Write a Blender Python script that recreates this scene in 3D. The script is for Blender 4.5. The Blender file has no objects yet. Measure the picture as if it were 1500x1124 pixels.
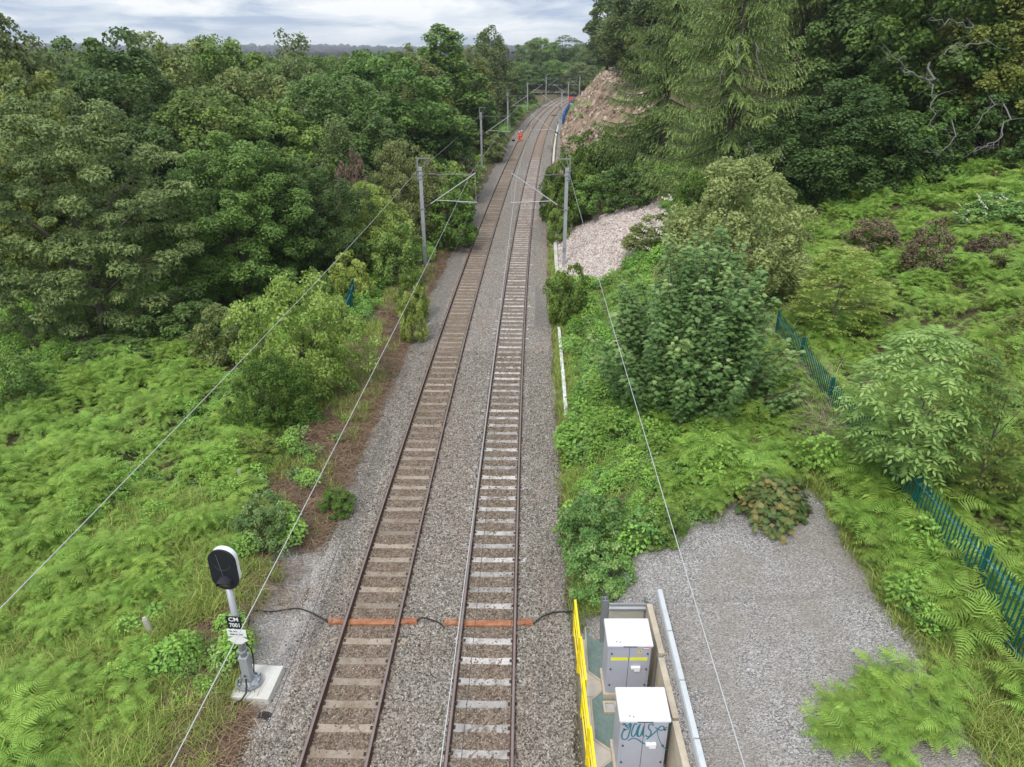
import bpy, bmesh, math, random
import numpy as np
from mathutils import Vector, Matrix, Euler
PI = math.pi
R = math.radians
scene = bpy.context.scene
COL = scene.collection
# ------------------------------------------------------------------ camera model (used to measure the place from the photograph)
FPX, CAMH, TILT = 1030.0, 14.6, R(25.3)
CT, ST = math.cos(TILT), math.sin(TILT)

def ray(px, py):
    u = (px - 750) / FPX
    v = (py - 562) / FPX
    return u, CT - v * ST, -ST - v * CT

def on_plane(px, py, z=0.0):
    dx, dy, dz = ray(px, py)
    t = (z - CAMH) / dz
    return Vector((dx * t, dy * t, z))

def on_depth(px, py, y):
    dx, dy, dz = ray(px, py)
    t = y / dy
    return Vector((dx * t, y, CAMH + dz * t))

# ------------------------------------------------------------------ noise
def _hash(ix, iy, seed):
    h = (ix.astype(np.int64) * 374761393 + iy.astype(np.int64) * 668265263 + seed * 974634777) & 0xFFFFFFFF
    h = ((h ^ (h >> 13)) * 1274126177) & 0xFFFFFFFF
    h = h ^ (h >> 16)
    return (h & 0xFFFFFF) / float(0xFFFFFF)

def vnoise(x, y, seed=0):
    x = np.asarray(x, float); y = np.asarray(y, float)
    ix = np.floor(x); iy = np.floor(y)
    fx = x - ix; fy = y - iy
    fx = fx * fx * (3 - 2 * fx); fy = fy * fy * (3 - 2 * fy)
    a = _hash(ix, iy, seed); b = _hash(ix + 1, iy, seed)
    c = _hash(ix, iy + 1, seed); d = _hash(ix + 1, iy + 1, seed)
    return (a * (1 - fx) + b * fx) * (1 - fy) + (c * (1 - fx) + d * fx) * fy

def fbm(x, y, seed=0, o=3):
    s = 0; a = 1; t = 0
    for i in range(o):
        s = s + a * vnoise(np.asarray(x) * 2 ** i, np.asarray(y) * 2 ** i, seed + i * 17)
        t += a; a *= .5
    return s / t

def sstep(x, a, b):
    t = np.clip((np.asarray(x, float) - a) / (b - a), 0, 1)
    return t * t * (3 - 2 * t)

# ------------------------------------------------------------------ track line and terrain
_ty = np.array([-20, 0, 10.64, 20.4, 35, 54.5, 87.5, 131.6, 168.5, 210, 239, 260, 290, 330, 400.])
_tx = np.array([-2.75, -2.56, -2.40, -2.2, -1.8, -1.13, .6, 3.3, 6.3, 10.9, 15.4, 19.2, 26, 37, 62.])
_pf = np.polyfit(_ty, _tx, 7)

def mid(y):
    y = np.clip(np.asarray(y, float), -20, 400)
    return np.polyval(_pf, y)

_py = [-30, 14.45, 14.57, 18, 25, 40, 55, 75, 100, 130, 160, 240, 330, 420]
_ptoe = [5.96, 5.96, 4.35, 4.35, 4.5, 4.6, 4.6, 4.6, 4.6, 4.7, 4.7, 4.8, 5, 5]
_pua = [6.06, 6.06, 6.0, 6.2, 7.0, 8.5, 9, 9, 10, 10, 10, 10, 10, 10]
_pza = [1.3, 1.3, 1.2, 1.25, 1.2, 1.6, 2.4, 3.2, 4.8, 5.3, 5.4, 5.2, 4, 2]
_pzf = [1.9, 1.9, 1.9, 1.9, 2.05, 2.6, 4.2, 6.2, 8.4, 9.4, 9.8, 9.4, 7, 4]
_ps2 = [.26, .26, .26, .26, .26, .26, .24, .22, .22, .22, .22, .2, .1, .1]
FENCE_U = 13.85

def terr(x, y):
    x = np.asarray(x, float); y = np.asarray(y, float)
    u = x - mid(y)
    I = lambda p: np.interp(y, _py, p)
    toe, ua, za, zf, s2 = I(_ptoe), I(_pua), I(_pza), I(_pzf), I(_ps2)
    za = za + .12 * (vnoise(x * .6, y * .6, 5) - .5) * (y > 16)
    k1 = np.clip((u - toe) / (ua - toe), 0, 1)
    k2 = np.clip((u - ua) / (FENCE_U - ua), 0, 1)
    z2 = np.where((y < 20), k2 ** 2.2, k2)
    zr = -.2 + (za + .2) * k1 + (zf - za) * z2 + s2 * np.clip(np.minimum(u, 75) - FENCE_U, 0, None)
    zl = -.2 + .35 * sstep(-u, 4.3, 6.2) - .1 * sstep(-u, 8, 14)
    z = np.where(u > 0, zr, zl)
    rough = (sstep(-u, 4.6, 7) + sstep(u, 7, 9) * (y > 17) + sstep(u, 13, 15) * (y <= 17)) * np.where(y > 420, 0, 1)
    z = z + rough * ((fbm(x * .35, y * .35, 3) - .5) * .5 + (fbm(x * 1.7, y * 1.7, 9) - .5) * .22)
    cut = sstep(y, 75, 95) * (1 - sstep(y, 240, 280)) * sstep(u, 5, 7) * (1 - sstep(u, 14, 17))
    z = z + cut * ((fbm(x * .3, y * .22, 21, 4) - .5) * 2.6 + (fbm(x * 1.1, y * .8, 22, 3) - .5) * 1.6)
    far = np.hypot(x, y)
    az = np.arctan2(x, y)
    hz = sstep(far, 1500, 3600) * (20 + 34 * (fbm(az * 9 + 3.0, far * .0004, 31, 3) - .4))
    back = sstep(far, 380, 700)
    z = z * (1 - back) + hz + back * (-2 + 5 * fbm(x * .02, y * .02, 37, 3)) 
    return z

def terr1(x, y):
    return float(terr(np.array([x]), np.array([y]))[0])

def hit(px, py):
    """point where the sight line through a photo pixel meets the ground"""
    dx, dy, dz = ray(px, py)
    t = np.concatenate([np.arange(8, 120, .1), np.arange(120, 420, .5)])
    z = CAMH + dz * t - terr(dx * t, dy * t)
    k = np.argmax(z < 0)
    if z[k] > 0: k = len(t) - 1
    return Vector((dx * t[k], dy * t[k], CAMH + dz * t[k]))

# ------------------------------------------------------------------ object helpers
def tag(o, label=None, cat=None, group=None, kind=None):
    if label: o['label'] = label
    if cat: o['category'] = cat
    if group: o['group'] = group
    if kind: o['kind'] = kind
    return o

def empty(name, loc=(0, 0, 0), rz=0, label=None, cat=None, group=None):
    o = bpy.data.objects.new(name, None)
    o.empty_display_size = .3
    COL.objects.link(o)
    o.location = loc; o.rotation_euler = (0, 0, rz)
    return tag(o, label, cat, group)

def link(name, me, mats, parent=None):
    o = bpy.data.objects.new(name, me)
    COL.objects.link(o)
    if not isinstance(mats, (list, tuple)): mats = [mats]
    for m in mats:
        if m is not None: me.materials.append(m)
    if parent: o.parent = parent
    return o

def smooth(me, angle=None):
    me.polygons.foreach_set('use_smooth', np.ones(len(me.polygons), bool))

def bobj(name, bm, mats, parent=None, sm=False):
    me = bpy.data.meshes.new(name)
    bm.to_mesh(me); bm.free()
    if sm: smooth(me)
    return link(name, me, mats, parent)

def nmesh(name, V, F, attrs=None, fattrs=None, sm=False):
    """V (n,3); F (m,k) constant face size, or list of arrays"""
    me = bpy.data.meshes.new(name)
    V = np.asarray(V, np.float32)
    me.vertices.add(len(V)); me.vertices.foreach_set('co', V.ravel())
    if isinstance(F, np.ndarray):
        k = F.shape[1]; n = len(F)
        loops = F.ravel().astype(np.int32); starts = np.arange(0, n * k, k, dtype=np.int32)
    else:
        loops = np.concatenate([np.asarray(f).ravel() for f in F]).astype(np.int32)
        ks = np.concatenate([np.full(len(f), np.asarray(f).shape[1]) for f in F])
        n = len(ks); starts = np.concatenate([[0], np.cumsum(ks)[:-1]]).astype(np.int32)
    me.loops.add(len(loops)); me.loops.foreach_set('vertex_index', loops)
    me.polygons.add(n); me.polygons.foreach_set('loop_start', starts)
    if sm: me.polygons.foreach_set('use_smooth', np.ones(n, bool))
    me.update(calc_edges=True)
    for dom, dd in (('POINT', attrs), ('FACE', fattrs)):
        for key, val in (dd or {}).items():
            val = np.asarray(val, np.float32)
            if val.ndim == 1:
                a = me.attributes.new(key, 'FLOAT', dom); a.data.foreach_set('value', val)
            else:
                a = me.attributes.new(key, 'FLOAT_VECTOR', dom); a.data.foreach_set('vector', val.ravel())
    return me

def box(bm, c, s, bevel=0.0, rot=None, mi=0):
    r = bmesh.ops.create_cube(bm, size=1.0)
    vs = r['verts']
    M = Matrix.Translation(c) @ (rot.to_4x4() if rot is not None else Matrix.Identity(4)) @ Matrix.Diagonal((s[0], s[1], s[2], 1))
    bmesh.ops.transform(bm, matrix=M, verts=vs)
    fs = set(f for v in vs for f in v.link_faces)
    for f in fs: f.material_index = mi
    if bevel > 0:
        es = list(set(e for v in vs for e in v.link_edges))
        rr = bmesh.ops.bevel(bm, geom=es, offset=bevel, segments=2, affect='EDGES', profile=.6)
        for f in rr['faces']: f.material_index = mi

def cyl(bm, c, r, h, seg=16, axis='Z', r2=None, mi=0, rot=None):
    q = bmesh.ops.create_cone(bm, cap_ends=True, segments=seg, radius1=r, radius2=r if r2 is None else r2, depth=h)
    M = Matrix.Identity(4)
    if axis == 'X': M = Matrix.Rotation(PI / 2, 4, 'Y')
    if axis == 'Y': M = Matrix.Rotation(PI / 2, 4, 'X')
    if rot is not None: M = rot.to_4x4() @ M
    bmesh.ops.transform(bm, matrix=Matrix.Translation(c) @ M, verts=q['verts'])
    for f in set(f for v in q['verts'] for f in v.link_faces): f.material_index = mi

def sphere(bm, c, r, u=12, v=8, mi=0):
    rr = r if isinstance(r, (tuple, list)) else (r, r, r)
    q = bmesh.ops.create_uvsphere(bm, u_segments=u, v_segments=v, radius=1)
    bmesh.ops.transform(bm, matrix=Matrix.Translation(c) @ Matrix.Diagonal((*rr, 1)), verts=q['verts'])
    for f in set(f for v in q['verts'] for f in v.link_faces): f.material_index = mi

def tube_arrays(pts, rad, seg=6):
    pts = np.asarray(pts, float); n = len(pts)
    rad = np.broadcast_to(np.asarray(rad, float), (n,))
    d = np.gradient(pts, axis=0); d /= np.linalg.norm(d, axis=1)[:, None] + 1e-9
    up = np.array([0, 0, 1.]) if abs(d[0, 2]) < .9 else np.array([1., 0, 0])
    V = []
    for i in range(n):
        a = np.cross(d[i], up); a /= np.linalg.norm(a) + 1e-9
        b = np.cross(a, d[i]); up = b
        th = np.arange(seg) * 2 * PI / seg
        V.append(pts[i] + rad[i] * (np.cos(th)[:, None] * a + np.sin(th)[:, None] * b))
    V = np.concatenate(V)
    i = np.arange(n - 1)[:, None] * seg; k = np.arange(seg)[None]; k2 = (k + 1) % seg
    F = np.stack([i + k, i + k2, i + seg + k2, i + seg + k], -1).reshape(-1, 4)
    return V, F

class Tubes:
    def __init__(s): s.V = []; s.F = []; s.n = 0
    def add(s, pts, rad, seg=6):
        V, F = tube_arrays(pts, rad, seg)
        s.V.append(V); s.F.append(F + s.n); s.n += len(V)
    def mesh(s, name): return nmesh(name, np.concatenate(s.V), np.concatenate(s.F), sm=True)

def tubeobj(name, pts, rad, m, parent=None, seg=6):
    t = Tubes(); t.add(pts, rad, seg)
    return link(name, t.mesh(name), m, parent)

def sweep(name, prof, path, m, parent=None, mi=None, closed=True):
    """profile (k,2) [lateral, z] swept along path (n,3) with lateral normal in the ground plane"""
    prof = np.asarray(prof, float); path = np.asarray(path, float)
    d = np.gradient(path, axis=0); L = np.stack([d[:, 1], -d[:, 0]], 1); L /= np.linalg.norm(L, axis=1)[:, None]
    n, k = len(path), len(prof)
    V = np.zeros((n, k, 3))
    V[:, :, 0] = path[:, None, 0] + L[:, None, 0] * prof[None, :, 0]
    V[:, :, 1] = path[:, None, 1] + L[:, None, 1] * prof[None, :, 0]
    V[:, :, 2] = path[:, None, 2] + prof[None, :, 1]
    kk = k if closed else k - 1
    i = np.arange(n - 1)[:, None] * k; j = np.arange(kk)[None]; j2 = (j + 1) % k
    F = np.stack([i + j, i + k + j, i + k + j2, i + j2], -1).reshape(-1, 4)
    FF = [F]
    if closed: FF += [np.arange(k)[None], (np.arange(k)[::-1] + (n - 1) * k)[None]]
    me = nmesh(name, V.reshape(-1, 3), FF if closed else F)
    o = link(name, me, m, parent)
    if mi is not None:
        idx = np.concatenate([np.tile(np.asarray(mi)[:kk], n - 1), np.zeros(2 if closed else 0)]).astype(np.int32)
        me.polygons.foreach_set('material_index', idx)
    return o

def instancer(name, pts, rot, scl, idx, sources, kind='stuff'):
    """one object of ground cover: every point carries a small plant or stone"""
    me = bpy.data.meshes.new(name)
    pts = np.asarray(pts, np.float32)
    me.vertices.add(len(pts)); me.vertices.foreach_set('co', pts.ravel())
    a = me.attributes.new('rot', 'FLOAT_VECTOR', 'POINT'); a.data.foreach_set('vector', np.asarray(rot, np.float32).ravel())
    a = me.attributes.new('scl', 'FLOAT', 'POINT'); a.data.foreach_set('value', np.asarray(scl, np.float32))
    a = me.attributes.new('idx', 'INT', 'POINT'); a.data.foreach_set('value', np.asarray(idx, np.int32))
    o = bpy.data.objects.new(name, me); COL.objects.link(o)
    col = bpy.data.collections.new(name + '_kinds')
    for s in sources: col.objects.link(s)
    ng = bpy.data.node_groups.new(name + '_scatter', 'GeometryNodeTree')
    ng.interface.new_socket('Geometry', in_out='INPUT', socket_type='NodeSocketGeometry')
    ng.interface.new_socket('Geometry', in_out='OUTPUT', socket_type='NodeSocketGeometry')
    N = ng.nodes; Lk = ng.links
    gi = N.new('NodeGroupInput'); go = N.new('NodeGroupOutput')
    iop = N.new('GeometryNodeInstanceOnPoints'); ci = N.new('GeometryNodeCollectionInfo')
    ci.inputs['Collection'].default_value = col
    ci.inputs['Separate Children'].default_value = True
    ci.inputs['Reset Children'].default_value = True
    def na(nm, t):
        n = N.new('GeometryNodeInputNamedAttribute'); n.data_type = t; n.inputs['Name'].default_value = nm
        return [s for s in n.outputs if s.enabled][0]
    Lk.new(gi.outputs[0], iop.inputs['Points'])
    Lk.new(ci.outputs[0], iop.inputs['Instance'])
    iop.inputs['Pick Instance'].default_value = True
    Lk.new(na('idx', 'INT'), iop.inputs['Instance Index'])
    e2r = N.new('FunctionNodeEulerToRotation')
    Lk.new(na('rot', 'FLOAT_VECTOR'), e2r.inputs[0]); Lk.new(e2r.outputs[0], iop.inputs['Rotation'])
    Lk.new(na('scl', 'FLOAT'), iop.inputs['Scale'])
    Lk.new(iop.outputs[0], go.inputs[0])
    md = o.modifiers.new('scatter', 'NODES'); md.node_group = ng
    return tag(o, kind=kind)

# ------------------------------------------------------------------ material helpers
class NT:
    def __init__(s, name):
        s.m = bpy.data.materials.new(name); s.m.use_nodes = True
        s.t = s.m.node_tree; s.t.nodes.clear()
        s.out = s.n('ShaderNodeOutputMaterial')
    def n(s, t, **kw):
        x = s.t.nodes.new(t)
        for k, v in kw.items(): setattr(x, k, v)
        return x
    def l(s, a, b): s.t.links.new(a, b)
    def inp(s, node, key, v):
        sk = node.inputs[key]
        if isinstance(v, bpy.types.NodeSocket): s.l(v, sk)
        else:
            if hasattr(sk.default_value, '__len__') and not isinstance(v, str):
                v = tuple(v); v = v + (1.0,) * (len(sk.default_value) - len(v))
            sk.default_value = v
    def mix(s, f, a, b, mode='MIX'):
        x = s.n('ShaderNodeMix', data_type='RGBA', blend_type=mode)
        s.inp(x, 0, f); s.inp(x, 6, a); s.inp(x, 7, b)
        return x.outputs[2]
    def math(s, op, a, b=0.0, c=None):
        x = s.n('ShaderNodeMath', operation=op)
        s.inp(x, 0, a); s.inp(x, 1, b)
        if c is not None: s.inp(x, 2, c)
        return x.outputs[0]
    def ramp(s, f, stops, interp='LINEAR'):
        x = s.n('ShaderNodeValToRGB'); x.color_ramp.interpolation = interp
        e = x.color_ramp.elements
        while len(e) < len(stops): e.new(.5)
        for el, (p, c) in zip(e, stops):
            el.position = p; el.color = (*c, 1) if len(c) == 3 else c
        s.inp(x, 0, f)
        return x.outputs[0]
    def coord(s, kind='Object', scale=None):
        x = s.n('ShaderNodeTexCoord').outputs[kind]
        if scale is None: return x
        mp = s.n('ShaderNodeMapping'); s.l(x, mp.inputs[0])
        mp.inputs['Scale'].default_value = scale if hasattr(scale, '__len__') else (scale,) * 3
        return mp.outputs[0]
    def noise(s, vec, scale, detail=3, rough=.55):
        x = s.n('ShaderNodeTexNoise'); s.l(vec, x.inputs['Vector'])
        x.inputs['Scale'].default_value = scale; x.inputs['Detail'].default_value = detail; x.inputs['Roughness'].default_value = rough
        return x.outputs['Fac']
    def voro(s, vec, scale, out='Color', feature='F1', rnd=1.0):
        x = s.n('ShaderNodeTexVoronoi', feature=feature); s.l(vec, x.inputs['Vector'])
        x.inputs['Scale'].default_value = scale; x.inputs['Randomness'].default_value = rnd
        return x.outputs[out]
    def attr(s, name, out='Fac'):
        return s.n('ShaderNodeAttribute', attribute_name=name).outputs[out]
    def bump(s, h, strength=.5, dist=.02):
        x = s.n('ShaderNodeBump'); s.inp(x, 'Height', h); x.inputs['Strength'].default_value = strength; x.inputs['Distance'].default_value = dist
        return x.outputs[0]
    def bsdf(s, col, rough=.7, metal=0.0, spec=.4, normal=None):
        x = s.n('ShaderNodeBsdfPrincipled')
        s.inp(x, 'Base Color', col); s.inp(x, 'Roughness', rough); s.inp(x, 'Metallic', metal); s.inp(x, 'Specular IOR Level', spec)
        if normal is not None: s.l(normal, x.inputs['Normal'])
        return x.outputs[0]
    def done(s, sh):
        s.l(sh, s.out.inputs[0]); return s.m

def hx(r, g, b):
    f = lambda c: ((c / 255 + .055) / 1.055) ** 2.4 if c > 10 else c / 255 / 12.92
    return (f(r), f(g), f(b))

def plain(name, col, rough=.6, metal=0.0, var=.12, scale=6.0, dirt=None, spec=.4, bump=0.0):
    """painted / cast surface with mottling and optional dirt blotches"""
    n = NT(name); co = n.coord('Object')
    f = n.noise(co, scale, 5, .6)
    c = n.mix(f, [x * (1 - var) for x in col], [min(1, x * (1 + var)) for x in col])
    if dirt:
        g = n.ramp(n.noise(co, scale * .45, 6, .7), [(.42, (0, 0, 0)), (.75, (1, 1, 1))])
        c = n.mix(n.math('MULTIPLY', g, dirt[1]), c, dirt[0])
    nm = n.bump(n.noise(co, scale * 9, 3), bump, .01) if bump else None
    return n.done(n.bsdf(c, rough, metal, spec, nm))

def leafmat(name, a, b, c=None, trans=.28, rough=.5, objvar=.25, spec=.25):
    n = NT(name)
    t = n.attr('tint')
    stops = [(0, a), (1, b)] if c is None else [(0, a), (.62, b), (1, c)]
    col = n.ramp(t, stops)
    oi = n.n('ShaderNodeObjectInfo').outputs['Random']
    k = n.math('MULTIPLY_ADD', oi, objvar * 2, 1 - objvar)
    hs = n.n('ShaderNodeHueSaturation')
    n.inp(hs, 'Value', k); n.inp(hs, 'Color', col)
    oi2 = n.math('FRACT', n.math('MULTIPLY', oi, 7.31))
    n.inp(hs, 'Hue', n.math('MULTIPLY_ADD', oi2, .024, .488))
    col = hs.outputs[0]
    p = n.bsdf(col, rough, 0, spec)
    tr = n.n('ShaderNodeBsdfTranslucent'); n.l(n.mix(.35, col, (.5, .7, .1), 'MULTIPLY'), tr.inputs[0])
    n.l(col, tr.inputs[0])
    mx = n.n('ShaderNodeMixShader'); mx.inputs[0].default_value = trans
    n.l(p, mx.inputs[1]); n.l(tr.outputs[0], mx.inputs[2])
    return n.done(mx.outputs[0])
# ------------------------------------------------------------------ camera, light, sky
cam = bpy.data.cameras.new('camera'); camo = bpy.data.objects.new('camera', cam); COL.objects.link(camo)
cam.sensor_fit = 'HORIZONTAL'; cam.sensor_width = 36.0; cam.lens = 36.0 * FPX / 1500
cam.clip_start = .1; cam.clip_end = 20000
camo.location = (0, 0, CAMH); camo.rotation_euler = (PI / 2 - TILT, 0, 0)
scene.camera = camo

SUN_EL, SUN_AZ = R(52), R(205)          # azimuth measured from +y towards +x
sd = Vector((math.sin(SUN_AZ) * math.cos(SUN_EL), math.cos(SUN_AZ) * math.cos(SUN_EL), math.sin(SUN_EL)))
sun = bpy.data.lights.new('sun', 'SUN'); suno = bpy.data.objects.new('sun', sun); COL.objects.link(suno)
sun.energy = 2.0; sun.angle = R(14); sun.color = (1, .96, .9)
suno.rotation_euler = sd.to_track_quat('Z', 'Y').to_euler()
suno.location = (0, -20, 60)

w = bpy.data.worlds.new('World'); scene.world = w; w.use_nodes = True
wt = w.node_tree; wt.nodes.clear()
def wn(t, **k):
    x = wt.nodes.new(t)
    for a, b in k.items(): setattr(x, a, b)
    return x
sky = wn('ShaderNodeTexSky'); sky.sky_type = 'NISHITA'; sky.sun_disc = False
sky.sun_elevation = SUN_EL; sky.sun_rotation = SUN_AZ; sky.air_density = 1.2; sky.dust_density = 1.5
tc = wn('ShaderNodeTexCoord')
mp = wn('ShaderNodeMapping'); mp.inputs['Scale'].default_value = (4.2, 4.2, 24); mp.inputs['Location'].default_value = (1.7, .4, .62)
wt.links.new(tc.outputs['Generated'], mp.inputs[0])
nz = wn('ShaderNodeTexNoise'); nz.inputs['Scale'].default_value = 1.6; nz.inputs['Detail'].default_value = 9; nz.inputs['Roughness'].default_value = .55
nz.inputs['Distortion'].default_value = .35
wt.links.new(mp.outputs[0], nz.inputs['Vector'])
cr = wn('ShaderNodeValToRGB')
els = cr.color_ramp.elements
els[0].position = .36; els[0].color = (.40, .49, .65, 1)
els[1].position = .58; els[1].color = (.90, .92, .95, 1)
e = els.new(.46); e.color = (.64, .71, .80, 1)
wt.links.new(nz.outputs['Fac'], cr.inputs[0])
# the cloud deck is brightest high up; the band near the horizon is a little darker
mxs = wn('ShaderNodeMix', data_type='RGBA'); mxs.inputs[0].default_value = .93
sc_ = wn('ShaderNodeMix', data_type='RGBA', blend_type='MULTIPLY'); sc_.inputs[0].default_value = 1; sc_.inputs[7].default_value = (.1, .1, .1, 1)
wt.links.new(sky.outputs[0], sc_.inputs[6])
wt.links.new(sc_.outputs[2], mxs.inputs[6]); wt.links.new(cr.outputs[0], mxs.inputs[7])
# an overcast deck is brighter towards the zenith than at the horizon
sxz = wn('ShaderNodeSeparateXYZ'); wt.links.new(tc.outputs['Generated'], sxz.inputs[0])
zk = wn('ShaderNodeMath', operation='MULTIPLY_ADD'); zk.use_clamp = False
zc_ = wn('ShaderNodeMath', operation='MAXIMUM'); wt.links.new(sxz.outputs[2], zc_.inputs[0]); zc_.inputs[1].default_value = 0
wt.links.new(zc_.outputs[0], zk.inputs[0]); zk.inputs[1].default_value = .85; zk.inputs[2].default_value = 1.0
bg = wn('ShaderNodeBackground'); wt.links.new(zk.outputs[0], bg.inputs[1])
wt.links.new(mxs.outputs[2], bg.inputs[0])
wo = wn('ShaderNodeOutputWorld'); wt.links.new(bg.outputs[0], wo.inputs[0])
scene.view_settings.view_transform = 'Standard'; scene.view_settings.look = 'None'
scene.view_settings.gamma = 1; scene.view_settings.exposure = .2
scene.cycles.max_bounces = 9; scene.cycles.diffuse_bounces = 6; scene.cycles.transmission_bounces = 5; scene.cycles.glossy_bounces = 2
scene.cycles.use_denoising = True
scene.cycles.caustics_reflective = False; scene.cycles.caustics_refractive = False

# ------------------------------------------------------------------ ground
def gpoly(pix): return np.array([hit(*p)[:2] for p in pix])
def inpoly(x, y, P):
    r = np.zeros(np.shape(x), bool); j = len(P) - 1
    for i in range(len(P)):
        xi, yi = P[i]; xj, yj = P[j]
        c = ((yi > y) != (yj > y)) & (x < (xj - xi) * (y - yi) / (yj - yi + 1e-12) + xi)
        r ^= c; j = i
    return r
RIP = gpoly([(812, 412), (812, 343), (838, 336), (870, 322), (920, 304), (963, 290), (975, 320), (962, 362), (930, 388), (880, 416), (845, 420)])
rx, ry = RIP[:, 0].mean(), RIP[:, 1].mean()

def gravel_mask(x, y):
    u = x - mid(y)
    yb = np.interp(x, [1.6, 2.4, 4.2, 5, 7, 9, 10.5, 11.5], [15.2, 16.6, 16.4, 17.3, 18.3, 18.9, 19.3, 18])
    nz_ = (fbm(x * 1.1, y * 1.1, 41) - .5) * 1.6
    return sstep(yb + nz_ - y, -.25, .25) * sstep(10.95 + .5 * nz_ - x, -.2, .2) * sstep(u, 4.0, 4.2)

def litter_mask(x, y):
    u = x - mid(y)
    n1 = fbm(x * .55, y * .35, 43); n2 = fbm(x * 2.1, y * 2.1, 44)
    wdt = np.interp(y, [8, 13, 20, 30, 45, 60], [6.3, 6.6, 6.8, 6.6, 6.1, 5.2])
    m = sstep(wdt + (n1 - .5) * 2.2 + (n2 - .5) * .8 + u, -.25, .25) * (u < -3.9)
    return m * (1 - sstep(y, 62, 75))

def dirt_mask(x, y):
    u = x - mid(y)
    n1 = fbm(x * .25, y * .15, 47)
    a = sstep(y + (n1 - .5) * 16, 78, 92) * (1 - sstep(y, 245, 260)) * sstep(u, 4.4, 4.9) * (1 - sstep(u + (n1 - .5) * 4, 15.5, 17.5))
    b = np.zeros_like(a)
    d = np.hypot((x - rx) / 6.2, (y - ry) / 9.5)
    b = sstep(1.32 + (n1 - .5) * .5 - d, -.1, .1) * (u > 4.6)
    return np.maximum(a, b)

def lines(*segs):
    out = []
    for a, b, s in segs: out.append(np.arange(a, b, s))
    return np.concatenate(out)
ul = np.concatenate([-np.geomspace(6500, 62, 22), lines((-60, -16, 1.6), (-16, -8, .5), (-8, 5.9, .3)), [5.96, 6.06], lines((6.3, 16, .3), (16.5, 34, .6), (35, 70, 1.8)), np.geomspace(72, 6500, 22)])
yl = np.concatenate([lines((-14, 6, 2.0), (6, 14.4, .3)), [14.45, 14.57], lines((14.85, 30, .3), (30.4, 70, .45), (71, 170, 1.0), (172, 300, 2.2), (304, 430, 6)), np.geomspace(440, 6500, 46)])
U, Y = np.meshgrid(ul, yl)
X = U + mid(Y) * np.clip((2500 - np.abs(U)) / 2400, 0, 1)
Z = terr(X, Y)
nr, nc = X.shape
V = np.stack([X, Y, Z], -1).reshape(-1, 3)
ii = np.arange(nr - 1)[:, None] * nc + np.arange(nc - 1)[None]
Fq = np.stack([ii, ii + 1, ii + nc + 1, ii + nc], -1).reshape(-1, 4)
mg = gravel_mask(X, Y).ravel(); ml = litter_mask(X, Y).ravel(); md_ = dirt_mask(X, Y).ravel()
mr = (inpoly(X.ravel(), Y.ravel(), RIP)).astype(float)
mfar = sstep(np.hypot(X, Y), 300, 600).ravel()

g = NT('ground_cover')
co = g.coord('Object')
soil = g.mix(g.noise(g.coord('Object', (5, 5, 5)), 2.3, 8, .75), (.050, .048, .022), (.16, .135, .075))
lit = g.ramp(g.noise(g.coord('Object', (7, 7, 7)), 3.2, 8, .75), [(.25, (.055, .036, .022)), (.5, (.16, .105, .068)), (.75, (.31, .22, .15))])
c = g.mix(g.attr('litter'), soil, lit)
dn = g.noise(g.coord('Object', (1, .6, 1.6)), .55, 9, .68)
dirt = g.ramp(dn, [(.32, (.06, .038, .026)), (.44, (.215, .145, .10)), (.55, (.33, .24, .175)), (.66, (.50, .43, .36))])
grs = g.ramp(g.noise(co, .33, 6, .7), [(.53, (0, 0, 0)), (.63, (1, 1, 1))])
rkd = g.voro(g.coord('Object', (1.1, .8, 2.2)), 1.6, 'Distance'); rkm = g.ramp(g.noise(g.coord('Object', (.5, .35, .8)), .6, 6, .7), [(.50, (0, 0, 0)), (.60, (1, 1, 1))])
rkc = g.ramp(rkd, [(.05, (.46, .40, .34)), (.45, (.34, .27, .21)), (.62, (.07, .05, .04))])
dirt = g.mix(g.math('MULTIPLY', rkm, .85), dirt, rkc)
dirt = g.mix(g.math('MULTIPLY', grs, .7), dirt, (.17, .19, .07))
c = g.mix(g.attr('dirt'), c, dirt)
v1 = g.voro(g.coord('Object', 34), 1.0, 'Color')
v1d = g.voro(g.coord('Object', 34), 1.0, 'Distance')
gs = g.n('ShaderNodeSeparateColor'); g.l(v1, gs.inputs[0])
grc = g.ramp(gs.outputs[0], [(0, (.14, .13, .125)), (.35, (.315, .295, .278)), (.75, (.45, .43, .41)), (1, (.68, .655, .63))])
gpatch = g.noise(co, .5, 4, .6)
grc = g.mix(g.math('MULTIPLY', g.ramp(gpatch, [(.38, (0, 0, 0)), (.62, (1, 1, 1))]), .62), grc, (.30, .262, .22))
c = g.mix(g.attr('gravel'), c, grc)
v2 = g.voro(g.coord('Object', (4.6, 4.6, 4.6)), 1.0, 'Color'); gs2 = g.n('ShaderNodeSeparateColor'); g.l(v2, gs2.inputs[0])
v2d = g.voro(g.coord('Object', (4.6, 4.6, 4.6)), 1.0, 'Distance')
rpc = g.ramp(gs2.outputs[1], [(0, (.30, .24, .21)), (.4, (.5, .44, .40)), (1, (.68, .64, .6))])
c = g.mix(g.attr('riprap'), c, rpc)
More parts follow.
